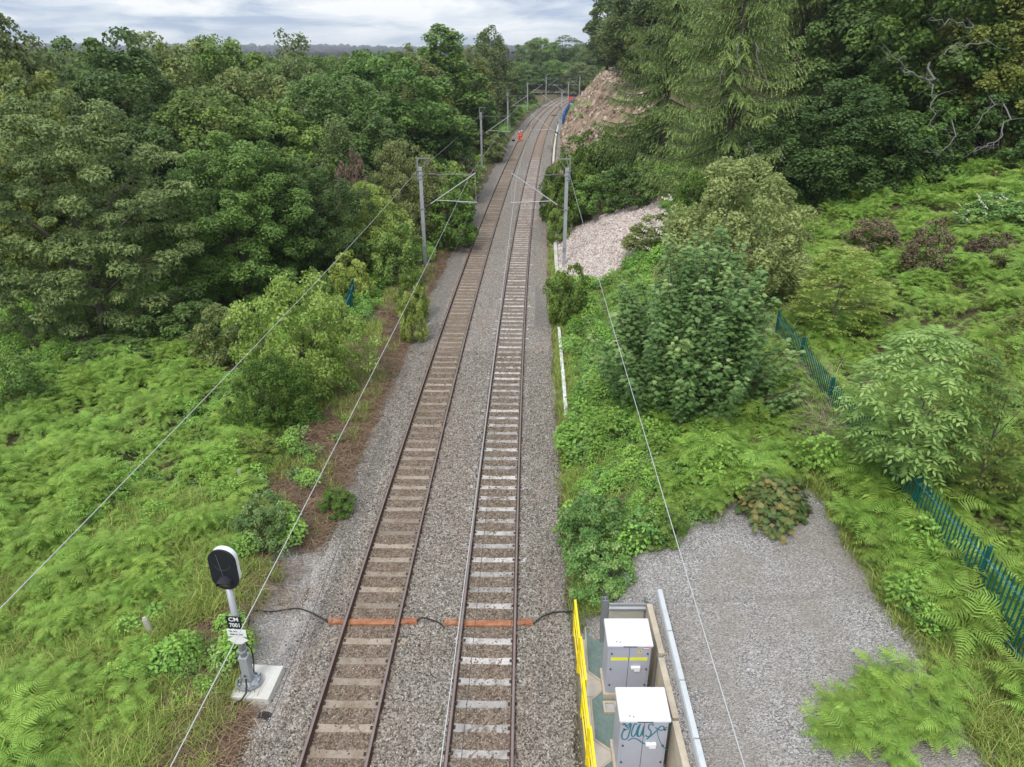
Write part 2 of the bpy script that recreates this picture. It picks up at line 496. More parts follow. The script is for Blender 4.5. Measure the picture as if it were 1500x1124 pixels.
# the far country: fields and woods
fw = g.ramp(g.noise(g.coord('Object', (.0022, .0011, .002)), 1.0, 5, .6), [(.40, (.020, .040, .016)), (.56, (.035, .062, .022)), (.60, (.10, .15, .05))])
c = g.mix(g.attr('far'), c, fw)
hgt = g.math('ADD', g.math('MULTIPLY', v1d, g.attr('gravel')), g.math('MULTIPLY', g.math('MULTIPLY', v2d, 5.0), g.attr('riprap')))
hgt = g.math('ADD', hgt, g.math('MULTIPLY', g.noise(co, 9, 6, .7), 1.2))
bn = g.bump(hgt, .9, .05)
MAT_GROUND = g.done(g.bsdf(c, .95, 0, .12, bn))

_u = X - mid(Y)
_n = (fbm(X * 1.3, Y * 1.3, 65) - .5) * 1.5
mgl = (sstep(_u + _n, -5.75, -5.3) * (_u < -3.9) * sstep(Y + _n, 12.2, 12.8) * (1 - sstep(Y + _n, 18.2, 19.0))).ravel()
att = dict(litter=ml * (1 - mg), dirt=md_, gravel=np.maximum(mg, mgl), riprap=mr, far=mfar)
fc = lambda m: m[Fq].mean(1)
sel_g = fc(mg) > .5
sel_r = (fc(mr) > .5)
sel_c = (fc(md_) > .5) & ~sel_r & ~sel_g
def sub(name, sel, extra_sub=None):
    F = Fq[sel]; used, inv = np.unique(F, return_inverse=True)
    me = nmesh(name, V[used], inv.reshape(-1, 4), {k: v[used] for k, v in att.items()}, sm=True)
    return tag(link(name, me, MAT_GROUND), kind='structure')
sub('ground', ~(sel_g | sel_r | sel_c))
sub('gravel_yard', sel_g)
sub('stone_slope', sel_r)
sub('cutting_slope', sel_c)

# ------------------------------------------------------------------ ballast bed
RAILS = [(-1.655 - .7525), (-1.655 + .7525), (1.655 - .7525), (1.655 + .7525)]
def ballast_z(u, y):
    s = np.minimum(np.abs(np.abs(u) - 1.655) / .75, 3)
    z = -.150 + 0 * u
    inner = (np.abs(np.abs(u) - 1.655) < .70)
    z = np.where(inner, -.178, z)
    z = z + .016 * (fbm(u * 1.4, y * .5, 51) - .5)
    z = z - .14 * sstep(-u, 3.75, 4.35) - .14 * sstep(u, 3.75, 4.3)
    return z
bu = np.concatenate([np.arange(-4.45, 4.4, .075)])
by = np.concatenate([np.arange(3, 8, .5), np.arange(8, 30, .075), np.arange(30, 62, .2), np.arange(62, 140, .6), np.arange(140, 345, 2.5)])
BU, BY = np.meshgrid(bu, by)
rs = np.random.default_rng(5)
edge = (vnoise(BY * .8, BU * 0, 55) - .5) * .5
BX = BU + mid(BY) + np.where(BU < -3.9, edge, 0) + np.where(BU > 3.9, -edge * .5, 0)
BZ = ballast_z(BU, BY) + (rs.random(BU.shape) - .5) * .034
nr, nc = BX.shape
ii = np.arange(nr - 1)[:, None] * nc + np.arange(nc - 1)[None]
BF = np.stack([ii, ii + 1, ii + nc + 1, ii + nc], -1).reshape(-1, 4)
inner = np.exp(-((np.abs(np.abs(BU) - 1.655)) / .78) ** 6)
inner = inner * np.where(BU > 0, .75 + .25 * sstep(BY, 40, 70), .95)
red = np.clip(sstep(BY, 42, 62) * np.exp(-((np.abs(BU - 1.655)) / .9) ** 6) + .8 * sstep(BY, 38, 50) * (1 - sstep(BY, 55, 75)) * sstep(BU, 3.2, 4) + .35 * sstep(fbm(BU * .8, BY * .25, 57), .55, .7), 0, 1)
pale = sstep(-BU + (vnoise(BU * 2, BY * .7, 58) - .5) * .8, 3.3, 3.75) * (1 - sstep(BY, 17.5, 19.5)) * sstep(BY, 11.5, 13) + .8 * sstep(BU, 3.4, 4) * sstep(BY, 13, 14) * (1 - sstep(BY, 16, 19))
dark = sstep(fbm(BU * .5, BY * .12, 59), .52, .7) * (np.abs(BU) > 3) + .8 * (BU < -2.7) * sstep(BY, 26, 40)
b = NT('ballast_stone')
def stonecol(n, rnd):
    return n.ramp(rnd, [(0, (.054, .045, .035)), (.3, (.145, .125, .101)), (.65, (.252, .222, .185)), (.92, (.345, .312, .268)), (1, (.48, .445, .395))])
co = b.coord('Object')
vc = b.voro(b.coord('Object', 21), 1.0, 'Color'); vd = b.voro(b.coord('Object', 21), 1.0, 'Distance')
sp = b.n('ShaderNodeSeparateColor'); b.l(vc, sp.inputs[0])
sc0 = stonecol(b, sp.outputs[0])
br = b.mix(.75, sc0, (.62, .44, .30), 'MULTIPLY'); br = b.mix(.38, br, (.17, .118, .076))
c = b.mix(b.attr('inner'), sc0, br)
rd = b.mix(.45, sc0, (.27, .14, .09))
c = b.mix(b.math('MULTIPLY', b.attr('red'), .8), c, rd)
pl = b.mix(.5, sc0, (.52, .49, .48))
c = b.mix(b.math('MULTIPLY', b.attr('pale'), .8), c, pl)
c = b.mix(b.math('MULTIPLY', b.attr('dark'), .45), c, (.085, .08, .078))
c = b.mix(b.math('MULTIPLY', b.noise(co, .9, 5, .6), .25), c, (.33, .31, .29))
MAT_BALLAST = b.done(b.bsdf(c, .9, 0, .2, b.bump(b.math('SUBTRACT', 1.0, vd), .8, .035)))
me = nmesh('ballast', np.stack([BX, BY, BZ], -1).reshape(-1, 3), BF, dict(inner=inner.ravel(), red=red.ravel(), pale=np.clip(pale, 0, 1).ravel(), dark=np.clip(dark, 0, 1).ravel()))
tag(link('track_ballast', me, MAT_BALLAST), kind='structure')

# loose stones lying on the bed near the bridge, where single stones show
def stone_mesh(i, m):
    r = np.random.default_rng(70 + i); bm = bmesh.new(); bmesh.ops.create_icosphere(bm, subdivisions=1, radius=1)
    for v in bm.verts: v.co = Vector((v.co.x * (.8 + .5 * r.random()), v.co.y * (.6 + .5 * r.random()), v.co.z * (.5 + .45 * r.random())))
    me = bpy.data.meshes.new('stone'); bm.to_mesh(me); bm.free(); me.materials.append(m)
    return bpy.data.objects.new('stone_kind', me)
s = NT('loose_stone'); oi = s.n('ShaderNodeObjectInfo').outputs['Random']
MAT_STONE = s.done(s.bsdf(stonecol(s, oi), .9, 0, .2))
s = NT('loose_stone_brown'); oi = s.n('ShaderNodeObjectInfo').outputs['Random']
MAT_STONEB = s.done(s.bsdf(s.mix(.45, s.mix(.6, stonecol(s, oi), (.70, .50, .36), 'MULTIPLY'), (.17, .12, .08)), .9, 0, .2))
s = NT('loose_stone_pale'); oi = s.n('ShaderNodeObjectInfo').outputs['Random']
MAT_STONEP = s.done(s.bsdf(s.mix(.55, stonecol(s, oi), (.50, .475, .465)), .9, 0, .2))
srcs = [stone_mesh(i, MAT_STONE) for i in range(3)] + [stone_mesh(i + 3, MAT_STONEB) for i in range(3)] + [stone_mesh(i + 6, MAT_STONEP) for i in range(2)]
N = 62000
yy = 8.3 + (rs.random(N) ** 1.35) * 27
uu = -4.25 + rs.random(N) * 8.45
near_rail = np.min(np.abs(uu[:, None] - np.array(RAILS)), 1) < .085
SL = .69; SL0 = 9.02
ph = np.abs(((yy - SL0) / SL + .5) % 1 - .5) * SL
on_sl = (ph < .13) & (np.abs(np.abs(uu) - 1.655) < .68)
keep = ~near_rail & ~(on_sl & (rs.random(N) > .10 + .25 * (vnoise(uu * 3, yy * 3, 61) > .6)))
uu, yy = uu[keep], yy[keep]
inn = np.abs(np.abs(uu) - 1.655) < .72
pal = (rs.random(len(uu)) < .8 * ((uu < -3.3) & (yy < 19) & (yy > 11.5)))
bi = np.where(pal, 6 + rs.integers(0, 2, len(uu)), np.where(inn & (rs.random(len(uu)) < .8), 3 + rs.integers(0, 3, len(uu)), rs.integers(0, 3, len(uu))))
pts = np.stack([uu + mid(yy), yy, ballast_z(uu, yy) + .006], 1)
instancer('ballast_stones', pts, rs.random((len(uu), 3)) * 6.28, .016 + .018 * rs.random(len(uu)), bi, srcs)

# ------------------------------------------------------------------ rails and sleepers
rr_ = NT('rusted_rail'); co = rr_.coord('Object')
MAT_RAILSIDE = rr_.done(rr_.bsdf(rr_.mix(rr_.noise(co, 8, 5), (.045, .022, .014), (.11, .058, .036)), .85, 0, .2))
rr_ = NT('worn_rail_head'); co = rr_.coord('Object')
MAT_RAILTOP = rr_.done(rr_.bsdf(rr_.mix(rr_.noise(co, 3, 4), (.17, .125, .115), (.30, .24, .225)), .42, .35, .5))
prof = [(-.036, 0), (.036, 0), (.038, -.034), (.010, -.046), (.010, -.132), (.070, -.148), (.070, -.157), (-.070, -.157), (-.070, -.148), (-.010, -.132), (-.010, -.046), (-.038, -.034)]
pmi = [1] + [0] * 11
ry_ = np.concatenate([np.arange(2, 60, 1.0), np.arange(60, 345, 3.0)])
lab = ['rusty left-hand rail of the left-hand railway track', 'rusty right-hand rail of the left-hand track, beside the ballast strip',
       'dark left-hand rail of the right-hand railway track', 'worn right-hand rail of the right-hand track, nearest the yellow railing']
for k, ru in enumerate(RAILS):
    path = np.stack([mid(ry_) + ru, ry_, 0 * ry_], 1)
    tag(sweep('rail', prof, path, [MAT_RAILSIDE, MAT_RAILTOP], mi=pmi), lab[k], 'rail')

def sleeper_mesh(name, seed):
    r = np.random.default_rng(seed)
    xs = np.array([-1.25, -1.05, -.95, -.75, -.55, -.35, 0, .35, .55, .75, .95, 1.05, 1.25])
    zt = np.array([-.17, -.155, -.150, -.150, -.158, -.166, -.168, -.166, -.158, -.150, -.150, -.155, -.17])
    hw = np.array([.10, .125, .125, .12, .112, .105, .10, .105, .112, .12, .125, .125, .10])
    V = []; F = []
    for x, z, h in zip(xs, zt, hw):
        h2 = h + (r.random() - .5) * .006
        V += [(x, -h - .03, z - .16), (x, -h2, z), (x, h2, z), (x, h + .03, z - .16)]
    n = len(xs)
    for i in range(n - 1):
        for j in range(3): F.append((4 * i + j, 4 * i + 4 + j, 4 * i + 5 + j, 4 * i + 1 + j))
    F += [(0, 1, 2, 3), (4 * n - 1, 4 * n - 2, 4 * n - 3, 4 * n - 4)]
    me = bpy.data.meshes.new(name); me.from_pydata(V, [], F)
    bm = bmesh.new(); bm.from_mesh(me)
    for sx in (-.7525, .7525):
        for q in (-1, 1):
            box(bm, (sx + q * .098, 0, -.142), (.05, .09, .026), .006, mi=1)
    bm.to_mesh(me); bm.free()
    return me
def sleepermat(name, a, b_, d):
    n = NT(name); co = n.coord('Object'); oi = n.n('ShaderNodeObjectInfo').outputs['Random']
    off = n.n('ShaderNodeVectorMath', operation='ADD'); n.l(co, off.inputs[0])
    cmb = n.n('ShaderNodeCombineXYZ'); n.l(n.math('MULTIPLY', oi, 40.0), cmb.inputs[0]); n.l(cmb.outputs[0], off.inputs[1])
    f = n.noise(off.outputs[0], 5, 6, .65)
    c = n.mix(f, a, b_)
    st = n.ramp(n.noise(off.outputs[0], 2.6, 5, .7), [(.46, (0, 0, 0)), (.64, (1, 1, 1))])
    c = n.mix(n.math('MULTIPLY', st, .75), c, d)
    hs = n.n('ShaderNodeHueSaturation'); n.inp(hs, 'Color', c); n.inp(hs, 'Value', n.math('MULTIPLY_ADD', oi, .5, .72))
    return n.done(n.bsdf(hs.outputs[0], .88, 0, .2, n.bump(n.noise(off.outputs[0], 60, 3), .3, .01)))
MAT_SL = sleepermat('weathered_sleeper', (.20, .165, .13), (.36, .31, .25), (.20, .145, .10))
MAT_SR = sleepermat('pale_sleeper', (.34, .32, .30), (.52, .50, .475), (.20, .165, .14))
MAT_SF = sleepermat('rust_stained_sleeper', (.22, .17, .13), (.36, .29, .235), (.20, .12, .08))
MAT_CLIP = plain('rail_clip_steel', (.05, .035, .028), .8)
protos = {}
for side, m in ((-1, MAT_SL), (1, MAT_SR)):
    protos[side] = []
    for v in range(3):
        me = sleeper_mesh('sleeper', 80 + v); me.materials.append(m); me.materials.append(MAT_CLIP)
        protos[side].append(me)
slab = {-1: 'weathered brown concrete sleeper lying under the left-hand track', 1: 'pale grey concrete sleeper lying under the right-hand track'}
sgrp = {-1: 'sleepers of the left-hand track', 1: 'sleepers of the right-hand track'}
far_rows = []
nrow = 0; k = 0
while True:
    y = SL0 + k * SL; k += 1
    if y > 335: break
    sl = float(mid(y + .5) - mid(y - .5)); an = -math.atan(sl)
    for side in (-1, 1):
        if abs(y - 15.24) < .3: continue
        x = float(mid(y)) + side * 1.655
        if k <= 150:
            o = bpy.data.objects.new('railway_sleeper', protos[side][k % 3]); COL.objects.link(o)
            o.location = (x + random.uniform(-.02, .02), y, random.uniform(-.006, .004)); o.rotation_euler = (0, 0, an + random.uniform(-.012, .012))
            tag(o, slab[side], 'sleeper', sgrp[side])
        else: far_rows.append((x, y, an, side))
for side, nm in ((0, 'railway_sleepers_far'),):
    Vs = []; Fs = []; MI = []; n0 = 0
    for x, y, an, sd_ in far_rows:
        cs, sn = math.cos(an), math.sin(an)
        P = [(-1.25, -.12), (1.25, -.12), (1.25, .12), (-1.25, .12)]
        for zz in (-.33, -.15): Vs += [(x + a * cs - b_ * sn, y + a * sn + b_ * cs, zz - .0) for a, b_ in P]
        Fs += [(n0 + 4, n0 + 5, n0 + 6, n0 + 7), (n0, n0 + 1, n0 + 5, n0 + 4), (n0 + 1, n0 + 2, n0 + 6, n0 + 5), (n0 + 3, n0, n0 + 4, n0 + 7), (n0 + 2, n0 + 3, n0 + 7, n0 + 6)]
        MI += [0 if sd_ < 0 else 1] * 5; n0 += 8
    me = nmesh('sleepers', Vs, np.array(Fs)); me.polygons.foreach_set('material_index', np.array(MI, np.int32)) if False else None
    o = link('railway_sleepers', me, [MAT_SL, MAT_SF]); me.polygons.foreach_set('material_index', np.array(MI, np.int32))
    tag(o, 'concrete sleepers of both tracks far down the line', 'sleepers', kind='stuff')
# ------------------------------------------------------------------ materials for built things
GALV = plain('galvanised_steel', (.40, .42, .44), .5, .35, .15, 4, ((.22, .22, .22), .5))
GALVP = plain('pale_galvanised_steel', (.50, .52, .53), .5, .1, .12, 4, ((.38, .38, .37), .4))
GALVD = plain('dull_galvanised_steel', (.26, .275, .285), .55, .3, .2, 3, ((.14, .14, .14), .5))
WIRE = plain('aluminium_wire', (.50, .51, .52), .5, .2)
WIRED = plain('copper_wire_dark', (.10, .09, .08), .5, .3)
INSUL = plain('brown_insulator', (.07, .045, .04), .35)
CONC = plain('concrete', (.46, .43, .37), .9, 0, .14, 5, ((.26, .23, .18), .6), bump=.25)
CONCP = plain('pale_concrete', (.55, .54, .50), .9, 0, .12, 5, ((.36, .33, .28), .5), bump=.25)
CONCT = plain('tan_concrete', (.50, .43, .33), .9, 0, .16, 5, ((.25, .20, .14), .55), bump=.25)
BLACK = plain('black_paint', (.012, .014, .02), .55)
RUBBER = plain('black_rubber', (.015, .015, .016), .7)
WHITE = plain('white_paint', (.78, .79, .80), .45, 0, .04, 3, ((.55, .55, .53), .35))
ROOFW = plain('roof_white_paint', (.60, .61, .63), .5, 0, .05, 2, ((.46, .46, .45), .4))
CABG = plain('cabinet_grey', (.40, .41, .47), .45, 0, .05, 2.5, ((.30, .30, .32), .35))
SEAM = plain('dark_seam', (.06, .06, .07), .8)
YEL = plain('yellow_plastic', (.80, .62, .01), .45, 0, .08, 5, ((.5, .38, .03), .3))
YELS = plain('yellow_tape', (.80, .78, .04), .5)
ORANGE = plain('orange_steel_paint', (.28, .105, .048), .95, 0, .35, 5, ((.44, .27, .18), .65), bump=.2)
MATG = plain('green_grit_mat', (.135, .19, .17), .95, 0, .22, 14, ((.25, .29, .27), .5), bump=.4)
TEAL = plain('teal_fence_paint', (.006, .092, .082), .5, .1, .2, 3, ((.012, .12, .11), .4))
TEALSKY = plain('teal_rail_sky_sheen', (.07, .23, .25), .45, .1, .2, 3)  # fence teal lightened: sky reflected on the rails is put into their colour
SPRAY = plain('teal_spray_paint', (.02, .17, .22), .6)
BLUEF = plain('blue_sheeting', (.03, .15, .42), .6, 0, .25, 1.5, ((.2, .35, .6), .5))
REDN = plain('orange_netting', (.62, .10, .05), .7, 0, .2, 3)
RED = plain('red_print', (.45, .04, .03), .6)
DEADW = plain('dead_wood', (.34, .31, .27), .85, 0, .3, 8, ((.16, .13, .10), .6))

# ------------------------------------------------------------------ overhead line masts
def Iprofile(h0, h1, wd, parent, name):
    bm = bmesh.new(); c = (h0 + h1) / 2; hh = h1 - h0
    box(bm, (0, -wd * .46, c), (wd, wd * .08, hh)); box(bm, (0, wd * .46, c), (wd, wd * .08, hh)); box(bm, (0, 0, c), (wd * .08, wd * .84 - .002, hh))
    return bobj(name, bm, GALV, parent)

def mast(x, y, side, ang, label, group, grow=1.0):
    """side = +1: the track lies towards local +x"""
    z = -.3
    e = empty('line_mast', (x, y, z), ang, label, 'mast', group)
    s = side
    bm = bmesh.new()
    wd = .25
    for q in (-1, 1): box(bm, (0, q * wd * .45, 3.75), (wd, .03, 7.3), .004)
    box(bm, (0, 0, 3.75), (.03, wd * .86, 7.3))
    box(bm, (0, 0, 7.41), (wd + .03, wd + .03, .02))
    bobj('pole', bm, GALV, e)
    bm = bmesh.new(); box(bm, (0, 0, .08), (.75, .75, .5), .03); bobj('footing', bm, CONCP, e)
    bm = bmesh.new()
    box(bm, (-s * .2, 0, 7.25), (.09, .09, 1.65), .005)
    box(bm, (-s * .2 + s * .42, 0, 8.03), (.93, .07, .07), .005)
    for q in (6.62, 7.2): box(bm, (-s * .08, 0, q), (.34, .33, .06), .006)
    bobj('top_extension', bm, GALVD, e)
    tubeobj('extension_brace', [(s * .62, 0, 8.0), (s * .1, 0, 7.42)], .022, GALVD, e)
    tubeobj('diagonal_tube', [(s * .62, 0, 4.85), (s * 3.95, 0, 7.05)], .032, WIRE, e, 8)
    t = Tubes(); t.add([(s * .16, 0, 4.55), (s * .62, 0, 4.85)], [.07, .07], 8)
    for q in range(5):
        a = Vector((s * .22, 0, 4.59)).lerp(Vector((s * .58, 0, 4.825)), q / 4); d = Vector((s * .46, 0, .30)).normalized() * .02
        t.add([a - d, a + d], [.11, .11], 8)
    link('insulator', t.mesh('insulator'), INSUL, e)
    tubeobj('top_tube', [(s * 1.15, 0, 6.93), (s * 3.9, 0, 6.96)], .022, GALVD, e)
    t = Tubes(); t.add([(s * .14, 0, 6.92), (s * 1.15, 0, 6.93)], [.035, .035], 8); t.add([(s * .55, 0, 6.925), (s * 1.1, 0, 6.93)], [.075, .075], 8)
    link('insulator', t.mesh('insulator'), INSUL, e)
    tubeobj('registration_tube', [(s * 1.0, 0, 5.12), (s * 4.0, 0, 4.98)], .024, WIRE, e, 8)
    tubeobj('registration_dropper', [(s * 3.9, 0, 7.0), (s * 3.95, 0, 4.95)], .010, WIRE, e)
    tubeobj('steady_arm', [(s * 3.95, 0, 4.97), (s * 3.5, .05, 4.90), (s * 2.7, .1, 4.98)], .016, WIRE, e)
    bm = bmesh.new()
    for q in (4.5, 6.9): box(bm, (s * .03, 0, q), (.36, .32, .09), .008)
    box(bm, (s * .02, -.14, 1.6), (.2, .02, .28), .003)
    bobj('clamp', bm, GALVD, e)
    return e
MY = [51.9, 101.5, 150.0, 200.0, 246.0, 290.0]
near_words = ['nearest', 'second', 'third', 'fourth', 'fifth', 'sixth']
for i, y in enumerate(MY):
    sl = float(mid(y + 1) - mid(y - 1)) / 2; an = -math.atan(sl)
    for sd_, u in ((1, -5.35 if i == 0 else -5.55), (-1, 5.1)):
        if sd_ == 1 and i > 4: continue
        y2 = y + (0 if sd_ == 1 else (-.4 if i == 0 else 1.5))
        lbl = ('grey overhead line mast on the %s side of the tracks, %s from the camera' % ('left' if sd_ == 1 else 'right', near_words[i] if i else 'nearest'))
        mast(float(mid(y2)) + u, y2, sd_, an, lbl, 'overhead line masts along the railway')

# ------------------------------------------------------------------ wires
def wire_path(u, zs, sag, y0=-46, stag=0.0):
    P = []
    ms = [-47.0, 2.0] + MY
    for a, b in zip(ms[:-1], ms[1:]):
        for t in np.linspace(0, 1, 13)[:-1]:
            y = a + (b - a) * t
            xa = float(mid(a)) + u; xb = float(mid(b)) + u
            P.append((xa + (xb - xa) * t, y, zs - 4 * sag * t * (1 - t)))
    P.append((float(mid(ms[-1])) + u, ms[-1], zs))
    return P
for sgn, nm in ((-1, 'left-hand'), (1, 'right-hand')):
    e = empty('overhead_wire', (0, 0, 0), 0, 'overhead wires strung above the %s railway track' % nm, 'wire')
    u = sgn * 1.655 + (.05 if sgn < 0 else -.05)
    tubeobj('catenary_wire', wire_path(u - (.15 if sgn < 0 else .05), 6.72, .22), .008, WIRE, e, 5)
    tubeobj('contact_wire', wire_path(u, 4.68, .05), .007, WIRED, e, 5)
    t = Tubes()
    cp, kp = wire_path(u - (.15 if sgn < 0 else .05), 6.72, .22), wire_path(u, 4.68, .05)
    for a, b in list(zip(cp, kp))[24:60:2]: t.add([a, b], .004, 4)
    link('droppers', t.mesh('droppers'), WIRED, e)
tag(tubeobj('return_wire', wire_path(-5.62, 6.85, .25), .008, WIRE), 'bare pale wire slung along the outer side of the left-hand masts', 'wire')
tag(tubeobj('return_wire', wire_path(5.25, 6.85, .25), .008, WIRE), 'bare pale wire slung along the outer side of the right-hand masts', 'wire')

# ------------------------------------------------------------------ text helper
def text_mesh(name, s, size, m, parent, loc, rot=(PI / 2, 0, 0), align='CENTER', thick=.002, sx=1.0):
    cu = bpy.data.curves.new(name, 'FONT'); cu.body = s; cu.size = size; cu.align_x = align; cu.align_y = 'CENTER'; cu.extrude = thick
    cu.resolution_u = 3; cu.offset = size * .018
    tmp = bpy.data.objects.new(name, cu); COL.objects.link(tmp)
    dg = bpy.context.evaluated_depsgraph_get()
    me = bpy.data.meshes.new_from_object(tmp.evaluated_get(dg))
    bpy.data.objects.remove(tmp)
    me.materials.clear()
    o = link(name, me, m, parent); o.location = loc; o.rotation_euler = rot; o.scale = (sx, 1, 1)
    return o

# ------------------------------------------------------------------ the signal
sx, sy = -6.67, 12.92
gz = .02
bm = bmesh.new(); box(bm, (0, 0, 0), (.98, 1.05, .34), .02)
sl_ = bobj('concrete_slab', bm, CONCP); sl_.location = (-6.50, 12.98, -.10); sl_.rotation_euler = (0, 0, R(-4))
tag(sl_, 'pale square concrete slab carrying the signal post', 'slab')
sg = empty('railway_signal', (sx, sy, gz + .05), R(-4), 'short grey railway signal post with black oblong head and plate CM 7001', 'signal')
bm = bmesh.new(); cyl(bm, (0, 0, 1.857), .082, 2.515, 20, r2=.078); bobj('post', bm, GALV, sg, True)
bm = bmesh.new(); box(bm, (0, 0, .5), (.21, .22, .85), .02); box(bm, (0, 0, .90), (.23, .24, .10), .02); cyl(bm, (-.02, -.115, .36), .035, .03, 5, 'Y', mi=1)
bobj('post_box', bm, [GALV, SEAM], sg)
bm = bmesh.new(); cyl(bm, (0, 0, .03), .30, .06, 24); cyl(bm, (0, 0, .09), .2, .08, 20, r2=.13)
for k in range(8):
    a = k * PI / 4; cyl(bm, (.25 * math.cos(a), .25 * math.sin(a), .09), .025, .10, 8)
bobj('base_flange', bm, GALV, sg)
t = Tubes()
rr = random.Random(3)
for k in range(9):
    a0 = rr.random() * 6.3; r0 = .22 + .1 * rr.random()
    t.add([(r0 * math.cos(a0 + q * .35), r0 * math.sin(a0 + q * .35), .07 + .03 * rr.random()) for q in range(6)], .022, 6)
link('base_wrapping', t.mesh('wrap'), GALVD, sg)
bm = bmesh.new(); box(bm, (0, 0, 1.12), (.21, .2, .06), .01); box(bm, (.02, -.11, 1.13), (.10, .06, .05), .01); bobj('pipe_clamp', bm, GALVD, sg)
def stadium(wd, ht, d0, d1, z, n=14):
    bm = bmesh.new(); r = wd / 2; pr = []
    for k in range(n + 1): a = PI * k / n; pr.append((r * math.cos(a), z + ht / 2 - r + r * math.sin(a)))
    for k in range(n + 1): a = PI + PI * k / n; pr.append((r * math.cos(a), z - ht / 2 + r + r * math.sin(a)))
    v0 = [bm.verts.new((x, d0, zz)) for x, zz in pr]; v1 = [bm.verts.new((x, d1, zz)) for x, zz in pr]
    bm.faces.new(v0); bm.faces.new(v1[::-1])
    for k in range(len(pr)): bm.faces.new((v0[k], v0[k - 1], v1[k - 1], v1[k]))
    bmesh.ops.recalc_face_normals(bm, faces=bm.faces)
    return bm
HZ = 3.68
bobj('head_casing', stadium(.60, 1.10, -.02, .13, HZ), WHITE, sg)
bobj('black_backboard', stadium(.64, 1.14, -.075, -.022, HZ), BLACK, sg)
bm = bmesh.new()
n = 16
for k in range(n + 1):
    a = R(-20) + R(220) * k / n
    for r_, dd in ((.165, -.074), (.155, -.34 + .1 * abs(math.cos(a)))): bm.verts.new((r_ * math.cos(a), dd, HZ - .33 + r_ * math.sin(a)))
bm.verts.ensure_lookup_table()
for k in range(n): bm.faces.new((bm.verts[2 * k], bm.verts[2 * k + 2], bm.verts[2 * k + 3], bm.verts[2 * k + 1]))
bm.normal_update(); bmesh.ops.solidify(bm, geom=bm.faces[:], thickness=.008)
bobj('hood', bm, plain('black_hood', (.03, .032, .038), .5), sg)
bm = bmesh.new(); cyl(bm, (0, -.09, HZ - .33), .135, .04, 24, 'Y'); bobj('lens', bm, plain('dull_lens', (.12, .09, .07), .25), sg)
t = Tubes(); t.add([(.2 * math.cos(a), -.078, HZ + .2 + .2 * math.sin(a)) for a in np.linspace(PI * 1.1, PI * 1.95, 12)], .006, 5)
link('upper_lens_ring', t.mesh('ring'), plain('dark_grey_ring', (.06, .065, .07), .5), sg)
tubeobj('sight_wire', [(-.1, -.082, HZ + .45), (-.03, -.082, HZ - .15)], .005, GALVD, sg, 4)
bm = bmesh.new(); box(bm, (0, -.10, 2.12), (.36, .012, .38), .002); npl = bobj('number_plate', bm, BLACK, sg)
text_mesh('lettering', 'CM', .17, WHITE, npl, (0, -.109, 2.215), sx=1.0)
text_mesh('lettering', '7001', .17, WHITE, npl, (.01, -.109, 2.035), sx=.82)
bm = bmesh.new(); box(bm, (.01, -.105, 1.79), (.47, .012, .22), .002); tpl = bobj('telephone_plate', bm, WHITE, sg)
text_mesh('lettering', 'TEL NO.', .062, SEAM, tpl, (-.07, -.113, 1.84))
text_mesh('lettering', '0085-922337', .062, SEAM, tpl, (.0, -.113, 1.745))
bm = bmesh.new()
pr = [(-.26, 0), (-.07, .13), (.06, .14), (.26, .01), (.07, -.12), (-.06, -.13)]
v0 = [bm.verts.new((x, -.10, 1.545 + z)) for x, z in pr]; f = bm.faces.new(v0)
q = bmesh.ops.extrude_face_region(bm, geom=[f]); bmesh.ops.translate(bm, vec=(0, .012, 0), verts=[v for v in q['geom'] if isinstance(v, bmesh.types.BMVert)])
bmesh.ops.recalc_face_normals(bm, faces=bm.faces); bobj('diamond_plate', bm, WHITE, sg)
tubeobj('signal_cable', [(.09, .02, 1.4), (.2, .05, 1.1), (.17, .1, .7), (.1, .12, .25)], .016, RUBBER, sg)
tubeobj('foot_cable', [(.0, -.14, .28), (.07, -.28, .22), (.10, -.42, .12), (.02, -.56, .03), (-.12, -.68, .02)], .022, RUBBER, sg)

# ------------------------------------------------------------------ cables and orange bearers
def orange(x0, y0, label, cab):
    e = empty('steel_bearer', (x0, y0, -.13), 0, label, 'sleeper')
    bm = bmesh.new(); box(bm, (0, 0, -.04), (1.27, .20, .12), .012); box(bm, (-.66, .01, -.05), (.18, .22, .07), .01); box(bm, (.66, .01, -.05), (.18, .22, .07), .01)
    bobj('trough', bm, ORANGE, e)
    for s in (-1, 1):
        bm = bmesh.new(); box(bm, (s * 1.09, .02, -.02), (.36, .22, .13), .02); box(bm, (s * .86, .0, -.03), (.12, .16, .10), .01)
        for q in (-1, 1): box(bm, (s * 1.0, q * .08, .055), (.10, .035, .04), .006)
        box(bm, (s * 1.2, -.02, .06), (.08, .12, .05), .01)
        bobj('end_block', bm, ORANGE, e)
    return e
oy = 15.24
om = float(mid(oy))
orange(om - 1.655, oy, 'orange painted steel bearer across the left-hand track, level with the signal', 0)
orange(om + 1.655, oy - .05, 'orange painted steel bearer across the right-hand track, level with the cabinets', 0)
def cable(pts, label, r=.02):
    P = [Vector(p) for p in pts]; out = []
    for i in range(len(P) - 1):
        p0 = P[max(i - 1, 0)]; p1, p2 = P[i], P[i + 1]; p3 = P[min(i + 2, len(P) - 1)]
        for t in np.linspace(0, 1, 6)[:-1]:
            out.append(.5 * ((2 * p1) + (p2 - p0) * t + (2 * p0 - 5 * p1 + 4 * p2 - p3) * t * t + (3 * p1 - p0 - 3 * p2 + p3) * t ** 3))
    out.append(P[-1])
    return tag(tubeobj('cable', [tuple(p) for p in out], r, RUBBER), label, 'cable')
